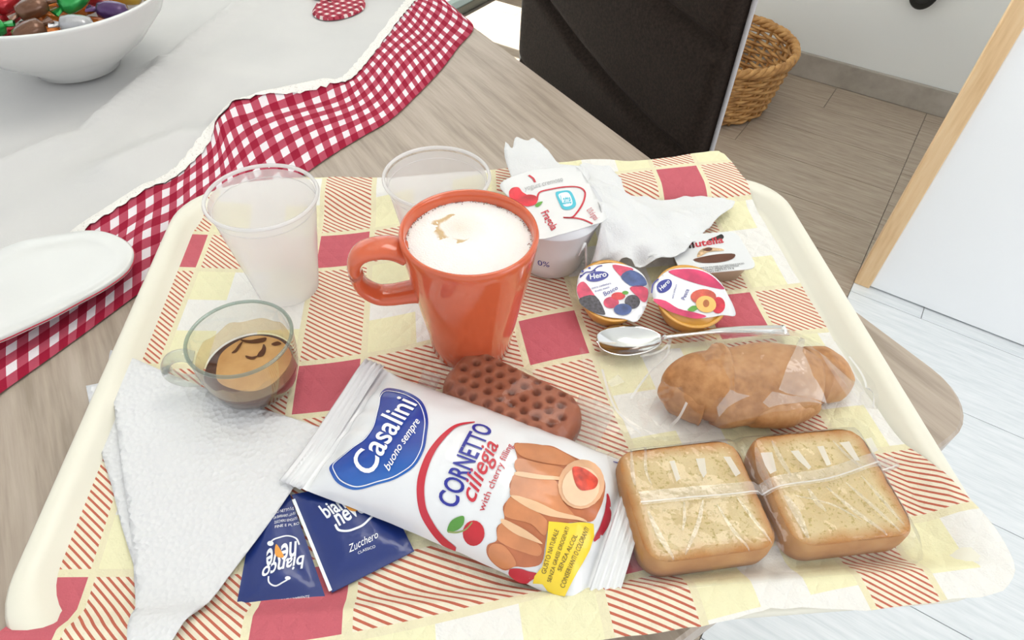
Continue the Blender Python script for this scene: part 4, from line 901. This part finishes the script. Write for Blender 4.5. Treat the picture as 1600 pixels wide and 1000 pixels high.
# ============================================================ SPOON
sp_ = thing('teaspoon', (.115, .287, .002), 'steel teaspoon on the mat with its handle under the croissant packet', 'spoon')
stl = M('steel', (.75, .75, .76), .12, metal=1)
sc_ = at(982, 535, .006); tip = at(1228, 519, .006); sd = (tip-sc_).normalized(); sn = Vector((-sd.y, sd.x))
b = nbm(); P = []
for i in range(25):
    u = i/24; a = []
    L_ = .0225; wdt = .0135
    x = -L_+2*L_*u; wv_ = wdt*math.sqrt(max(0, 1-(x/L_)**2))*(1-.12*(x/L_)) + (.0018 if i == 24 else .0002)
    for j in range(17):
        t = -1+2*j/16; dz_ = -.006*(1-(t*t))*(1-(x/L_)**2); q = sc_+sd*x+sn*t*wv_; a.append(Vector((*q, .0085+dz_)))
    P.append(a)
grid(b, P); fixn(b); mesh('spoon_bowl', b, stl, sp_, solid=.0008)
b = nbm(); q0 = sc_+sd*.022; hl = (tip-q0).length
tube(b, [Vector((*(q0+sd*hl*k/20), .0088+.004*math.sin(math.pi*k/20)*.9-.001*k/20)) for k in range(21)], lambda t: (.0022+.0028*t**2, .0009), 12); mesh('handle', b, stl, sp_)
# ============================================================ JAM CUPS
amber = M('amber_jam_cup', (.70, .34, .06), .2, coat=.5, sss=.1)
foilw = M('foil_lid_white', (.76, .77, .80), .3, coat=.3)
def jam(c, zc, tl, px_lid, label, rad):
    t = thing('jam_portion', (*c, .0008), label, 'jam portion', 'single-serve jam cups')
    h = lambda x, y: zc+tl[0]*(x-c[0])+tl[1]*(y-c[1]); s = Surf(h)
    nrm = Vector((-tl[0], -tl[1], 1)).normalized(); R = nrm.to_track_quat('Z', 'Y').to_matrix().to_4x4(); T = Matrix.Translation((*c, zc)) @ R
    b = nbm(); P = []
    for fr, zz in ((.62, 1.0), (.66, .96), (.82, .45), (.90, .12), (.93, .0)):
        ring_ = []
        for k in range(48):
            a = 2*math.pi*k/48; top = T @ Vector((rad*.88*math.cos(a), rad*.88*math.sin(a), -.0008)); bot = Vector((c[0]+rad*.62*math.cos(a), c[1]+rad*.62*math.sin(a), .0012)); ring_.append(bot.lerp(top, 1-zz) + Vector((math.cos(a), math.sin(a), 0))*rad*.05*math.sin(math.pi*zz))
        P.append(ring_)
    V = grid(b, P, closed_v=True); b.faces.new(V[0]); b.faces.new(V[-1]); bmesh.ops.recalc_face_normals(b, faces=b.faces); mesh('cup_body', b, amber, t)
    b = nbm(); tube(b, [T @ Vector((rad*.90*math.cos(a), rad*.90*math.sin(a), -.0006)) for a in [2*math.pi*k/60 for k in range(60)]], (.0016, .0006), 8, closed=True); mesh('flange', b, amber, t)
    p = smooth_poly([s.loc(*q) for q in px_lid], 4); b = flat(p, .004); fixn(b); drape(b, s, .0002); lid_ = mesh('foil_lid', b, foilw, t, solid=.0004)
    return lid_, Surf(lambda x, y: h(x, y)+.0009)
def redm(n, c, v=.3, sc=150): return M(n, c, .35, var=v, vscale=sc)
lid1 = [(901, 448), (905, 430), (918, 418), (940, 413), (962, 412), (985, 417), (1003, 428), (1012, 445), (1013, 462), (1009, 480), (1000, 497), (991, 504), (975, 499), (950, 496), (930, 490), (910, 477), (902, 462)]
c1_ = at(957, 456, .021); j1, g1_ = jam((c1_.x, c1_.y+.002), .021, (-.05, .32), lid1, 'jam cup with mixed berry picture on the lid, left of the two', .0255)
def jp(n, q, off, m, g, t, **k): return patch_px(n, q, g, off, m, t, **{'k': 3, 'step': .004, **k})
rb_, bb_, vb_ = redm('raspberry_print', (.62, .05, .12)), redm('blackberry_print', (.05, .045, .06), .8, 500), redm('blueberry_print', (.05, .09, .26), .5, 120)
jp('berry_picture', [(902, 447), (912, 440), (925, 455), (932, 470), (912, 472), (903, 461)], .0, rb_, g1_, j1); jp('berry_picture', [(906, 466), (930, 462), (945, 487), (942, 492), (922, 486), (908, 476)], .0001, bb_, g1_, j1)
jp('berry_picture', [(957, 414), (975, 416), (990, 421), (975, 432), (966, 428)], 0, rb_, g1_, j1); jp('berry_picture', [(970, 432), (985, 422), (1003, 430), (1011, 444), (1000, 448), (984, 446)], .0001, vb_, g1_, j1); jp('berry_picture', [(984, 450), (998, 446), (1012, 452), (1011, 468), (1005, 472), (992, 460)], .0001, rb_, g1_, j1)
jp('printed_oval', [(916, 434), (922, 427), (934, 424), (946, 425), (951, 430), (945, 436), (932, 440), (920, 439)], .0001, M('hero_navy', (.02, .03, .28), .3), g1_, j1)
text_px('brand_lettering', 'Hero', (922, 437), (948, 432), (921, 429), g1_, .0003, wp, j1, bold=.02)
text_px('variety_lettering', 'Bosco', (945, 463), (966, 452), (942, 457), g1_, .0002, nvp, j1)
text_px('small_print', 'extra confettura', (925, 452), (955, 444), (924, 449), g1_, .0002, nvp, j1)
text_px('small_print', 'frutti misti', (930, 457), (952, 450), (929, 454), g1_, .0002, nvp, j1)
ribbon_px('navy_vine', [(906, 434), (915, 426), (925, 424), (934, 417), (941, 415)], .0008, g1_, .0001, nvp, j1)
for x, y in ((910, 424), (921, 419), (929, 423), (908, 431)): disc_px('navy_dot', x, y, 2.2, 1.6, g1_, .0001, nvp, j1, n=10)
disc_px('raspberry_picture', 955, 473, 12, 9, g1_, .0002, rb_, j1); disc_px('strawberry_picture', 966, 463, 11, 6, g1_, .0003, redm('strawberry_print', (.65, .04, .05)), j1); disc_px('blackberry_picture', 988, 472, 12, 11, g1_, .0003, bb_, j1)
disc_px('blueberry_picture', 973, 484, 14, 9, g1_, .0004, vb_, j1); disc_px('leaf_picture', 977, 458, 5, 3, g1_, .0004, M('leaf_print2', (.12, .34, .05), .4), j1)
lid2 = [(1019, 462), (1021, 448), (1030, 434), (1045, 423), (1068, 419), (1092, 421), (1112, 430), (1127, 444), (1136, 460), (1146, 480), (1148, 494), (1130, 493), (1112, 496), (1092, 498), (1068, 494), (1045, 486), (1027, 475)]
c2_ = at(1077, 460, .021); j2, g2_ = jam((c2_.x+.001, c2_.y-.001), .021, (-.05, .28), lid2, 'jam cup with peach picture and pink bands on the lid, right of the two', .0265)
mg = redm('magenta_print', (.66, .04, .14), .35, 60)
jp('pink_band', [(1044, 424), (1068, 420), (1092, 422), (1112, 431), (1128, 446), (1131, 452), (1112, 449), (1085, 442), (1062, 434)], 0, mg, g2_, j2)
jp('pink_band', [(1021, 467), (1040, 470), (1060, 482), (1085, 488), (1104, 494), (1088, 498), (1065, 493), (1043, 485), (1027, 475)], 0, mg, g2_, j2)
jp('printed_oval', [(1026, 450), (1029, 442), (1038, 437), (1047, 437), (1050, 443), (1047, 451), (1038, 457), (1030, 457)], .0001, MATS['hero_navy'], g2_, j2)
text_px('brand_lettering', 'Hero', (1033, 455), (1047, 441), (1029, 450), g2_, .0003, wp, j2, bold=.02)
text_px('variety_lettering', 'Pesca', (1070, 469), (1077, 453), (1064, 467), g2_, .0002, nvp, j2)
text_px('small_print', 'extra confettura', (1052, 467), (1058, 445), (1049, 466), g2_, .0002, nvp, j2)
ribbon_px('navy_vine', [(1018, 458), (1020, 446), (1024, 440), (1029, 436)], .0008, g2_, .0001, nvp, j2)
disc_px('peach_picture', 1099, 464, 20, 12, g2_, .0002, redm('peach_red', (.72, .12, .08), .4, 80), j2); disc_px('peach_picture', 1122, 477, 11, 13, g2_, .0001, redm('peach_crimson', (.62, .03, .06)), j2)
disc_px('peach_half_picture', 1103, 476, 16, 13, g2_, .0004, redm('peach_flesh', (.85, .50, .14), .15, 60), j2, .2); disc_px('peach_stone_picture', 1103, 475, 5, 6, g2_, .0006, redm('peach_stone', (.50, .16, .05)), j2); jp('leaf_picture', [(1074, 485), (1082, 478), (1092, 480), (1084, 487)], .0002, MATS['leaf_print2'], g2_, j2)
# ============================================================ SPREAD TUB
ZN = .017
n4 = [at(*q, ZN) for q in ((1066, 431), (1184, 420), (1150, 362), (1038, 370))]; nc = sum(n4, Vector((0, 0)))/4
nt = thing('spread_portion', (*nc, .0008), 'small rectangular chocolate spread tub with white foil lid, tip under the loose napkin', 'spread tub')
ns = Surf(lambda x, y: ZN)
def nring(f, z):
    p = []
    for i in range(4):
        a, c, d = n4[i-1], n4[i], n4[(i+1) % 4]
        for k in range(6):
            t = k/5; q = (c+(a-c).normalized()*.008)*(1-t)**2+c*2*t*(1-t)+(c+(d-c).normalized()*.008)*t*t; p.append(Vector((*(nc+(q-nc)*f), z)))
    return p
b = nbm(); V = grid(b, [nring(.70, .0012), nring(.74, .0016), nring(.86, ZN-.003), nring(.90, ZN-.0005), nring(.98, ZN-.0004)], closed_v=True); b.faces.new(V[0]); bmesh.ops.recalc_face_normals(b, faces=b.faces); mesh('tub_body', b, M('tub_plastic', (.42, .33, .24), .35), nt)
b = nbm(); V = grid(b, [nring(1.0, ZN), nring(1.0, ZN+.0006)], closed_v=True); b.faces.new(V[0]); b.faces.new(V[-1]); bmesh.ops.recalc_face_normals(b, faces=b.faces); nt = mesh('foil_lid', b, M('spread_foil', (.72, .73, .74), .25, coat=.4), nt, smooth=False)
ns = Surf(lambda x, y: ZN+.0007)
text_px('brand_lettering', 'nutella', (1077, 388), (1131, 379), (1075, 378), ns, .0002, redp, nt, bold=.025)
text_px('brand_initial', 'n', (1077, 388), (1085, 387), (1075, 378), ns, .0003, M('black_ink', (.02, .015, .015), .4), nt, bold=.03)
jn = MATS['black_ink']
patch_px('knife_picture', [(1106, 375), (1118, 370), (1127, 366), (1131, 370), (1128, 374), (1116, 376)], ns, .0001, jn, nt, k=3)
patch_px('bread_picture', [(1089, 402), (1092, 393), (1102, 387), (1112, 387), (1128, 389), (1130, 392), (1108, 394), (1096, 400)], ns, .0002, M('bread_print', (.62, .42, .24), .4, var=.4, vscale=300), nt, k=3)
patch_px('spread_picture', [(1098, 391), (1106, 387), (1113, 389), (1108, 393)], ns, .0004, M('spread_print', (.12, .04, .02), .3), nt, k=3)
patch_px('hazelnut_spread_swirl', [(1083, 406), (1100, 401), (1125, 397), (1148, 397), (1144, 405), (1125, 410), (1098, 411)], ns, .0002, M('spread_print', (.12, .04, .02), .3), nt, k=3)
for i, tx in enumerate(('CREMA DA SPALMARE ALLE NOCCIOLE E CACAO', 'HAZELNUT SPREAD WITH COCOA', 'PESO NETTO 15 g')): text_px('small_print', tx, (1091+i*6, 421+i*3), (1163-i*8, 413+i*3.5), (1090+i*6, 418.5+i*3), ns, .0002, jn, nt)
# ============================================================ YOGURT POT
ZY = .052
yn = [(781, 288), (800, 275), (835, 266), (870, 261), (900, 259), (912, 273), (930, 305), (947, 335), (943, 346), (915, 356), (880, 366), (845, 374), (832, 365), (815, 338), (795, 310)]
yc = Vector((.070, .372)); yh = lambda x, y: ZY+.12*(y-yc.y); YS = Surf(yh)
yg = thing('yogurt_pot', (*yc, .0008), 'white yogurt pot with cherries printed on the lid, between the mug and the loose napkin', 'yogurt pot')
ym = M('pot_white', (.76, .76, .79), .35)
b = nbm(); P = []
for f, z in ((.60, .0012), (.66, .0025), (.70, .010), (.82, .030), (.94, .0455), (.98, 1)):
    P.append([Vector((yc.x+.0350*f*math.cos(a), yc.y+.0350*f*math.sin(a), min(z, yh(yc.x, yc.y+.0350*f*math.sin(a))-.0006) if z < .9 else yh(yc.x, yc.y+.0350*f*math.sin(a))-.0005)) for a in [2*math.pi*k/64 for k in range(64)]])
V = grid(b, P, closed_v=True); b.faces.new(V[0]); b.faces.new(V[-1]); bmesh.ops.recalc_face_normals(b, faces=b.faces); mesh('pot_body', b, ym, yg)
p = smooth_poly([YS.loc(*q) for q in yn], 4); b = flat(p, .004); fixn(b); drape(b, YS, 0)
for v in b.verts: d = (Vector(v.co[:2])-yc).length; v.co.z -= max(0, d-.034)*.12
ypot = yg; yg = mesh('foil_lid', b, M('yogurt_foil', (.74, .74, .74), .3, coat=.3), yg, solid=.0005)
YP = Surf(lambda x, y: yh(x, y)+.0007-max(0, (Vector((x, y))-yc).length-.034)*.12)
rd_ = redm('cherry_lid_print', (.70, .03, .05), .35, 90)
patch_px('cherry_picture', [(795, 302), (800, 294), (810, 293), (816, 300), (824, 306), (822, 316), (812, 320), (800, 316)], YP, .0002, rd_, yg); patch_px('cherry_picture', [(810, 314), (822, 305), (836, 306), (840, 313), (836, 320), (824, 323), (814, 320)], YP, .0003, rd_, yg)
jp('leaf_picture', [(836, 322), (840, 317), (848, 315), (845, 320), (840, 324)], .0002, MATS['leaf_print2'], YP, yg)
ribbon_px('red_ribbon', [(826, 274), (833, 279), (836, 285)], .0016, YP, .0002, redp, yg); ribbon_px('red_ribbon', [(839, 313), (843, 301), (860, 296), (885, 292), (905, 293), (914, 301), (911, 317), (901, 333), (893, 340), (880, 340), (900, 341), (913, 344), (926, 350)], .0013, YP, .0002, redp, yg, k=5)
patch_px('printed_emblem', [(868, 302), (875, 299), (889, 298), (896, 306), (900, 320), (892, 327), (880, 327), (873, 316)], YP, .0002, M('emblem_teal', (.08, .50, .62), .4), yg); patch_px('emblem_centre', [(873, 304), (886, 301), (892, 308), (894, 320), (882, 323), (876, 313)], YP, .0003, wp, yg)
text_px('emblem_lettering', 'Latte', (878, 320), (893, 318), (875, 306), YP, .0004, MATS['emblem_teal'], yg, bold=.02)
text_px('flavour_lettering', 'Fragola', (845, 333), (862, 361), (856, 328), YP, .0003, redp, yg, bold=.015); text_px('percent_lettering', '0,1% di grassi', (916, 329), (929, 345), (924, 324), YP, .0003, redp, yg)
text_px('small_print', 'yogurt cremoso', (820, 298), (880, 283), (819, 292), YP, .0002, M('grey_ink', (.45, .45, .45), .5), yg)
b = text_bm('0%')
x1 = max(v.co.x for v in b.verts)
for v in b.verts: a = -math.pi/2-.52+.34*(v.co.x/x1); zz = .016+.008*v.co.y; rr = .0352*(.70+(zz-.010)/.020*.10)+.0003; v.co = (yc.x+rr*math.cos(a), yc.y+rr*math.sin(a), zz)
mesh('side_lettering', b, nvp, ypot, smooth=False)
# ============================================================ LOOSE CRUMPLED NAPKIN
tn = thing('crumpled_napkin', (.13, .385, .0105), 'thin white loose napkin thrown over the far side, behind the yogurt pot', 'napkin')
tnm = NT(M('tissue', (.74, .74, .74), .9, .1, sss=.05)); ov, _ = tnm.xyz(); tnm.bump(tnm.math('ADD', tnm.noise(ov, 70, 5), tnm.math('MULTIPLY', tnm.noise(ov, 900, 2), .3)), .5, .003)
def tissue(name, ring, inner, step=.004, amp=.0025, seed=0, solid=.0004):
    """cloth-like sheet: outline and ridge points given as (px, py, height)"""
    C = [(*at(x, y, z), z) for x, y, z in ring+inner]
    p = smooth_poly([Vector(q[:2]) for q in C[:len(ring)]], 4)
    rs = random.Random(seed); p = [q+Vector((rs.uniform(-1, 1), rs.uniform(-1, 1)))*.0005 for q in p]
    b = flat(p, step); fixn(b)
    for v in b.verts:
        s = w = 0
        for x, y, z in C: d = (x-v.co.x)**2+(y-v.co.y)**2+3e-6; k_ = 1/d**1.6; s += z*k_; w += k_
        nz_ = noise.noise(Vector((v.co.x*42+seed, v.co.y*42, 0)))+.5*noise.noise(Vector((v.co.x*120, v.co.y*120, seed)))
        v.co.z = max(zmat(v.co.x, v.co.y)+.001, s/w+amp*nz_)
    return mesh(name, b, tnm.m, tn, solid=solid)
tissue('draped_sheet', [(905, 262, .030), (945, 258, .026), (965, 272, .020), (985, 305, .014), (1040, 312, .010), (1100, 308, .009), (1148, 316, .009), (1118, 345, .012), (1090, 375, .016), (1060, 398, .022), (1000, 418, .018), (940, 440, .008), (918, 428, .016), (905, 405, .032), (915, 370, .053), (940, 350, .055), (938, 320, .054), (920, 290, .048)],
       [(960, 340, .046), (1000, 350, .034), (1040, 345, .024), (980, 390, .032), (930, 410, .026), (950, 300, .036), (1060, 370, .024), (1000, 380, .032)], seed=1)
tissue('standing_corner', [(789, 222, .036), (800, 233, .036), (806, 213, .037), (824, 220, .037), (834, 217, .037), (856, 236, .036), (875, 258, .035), (915, 262, .034), (915, 290, .034), (860, 292, .033), (808, 286, .034), (791, 255, .036)], [(830, 245, .039), (850, 265, .034)], seed=2, amp=.0012)
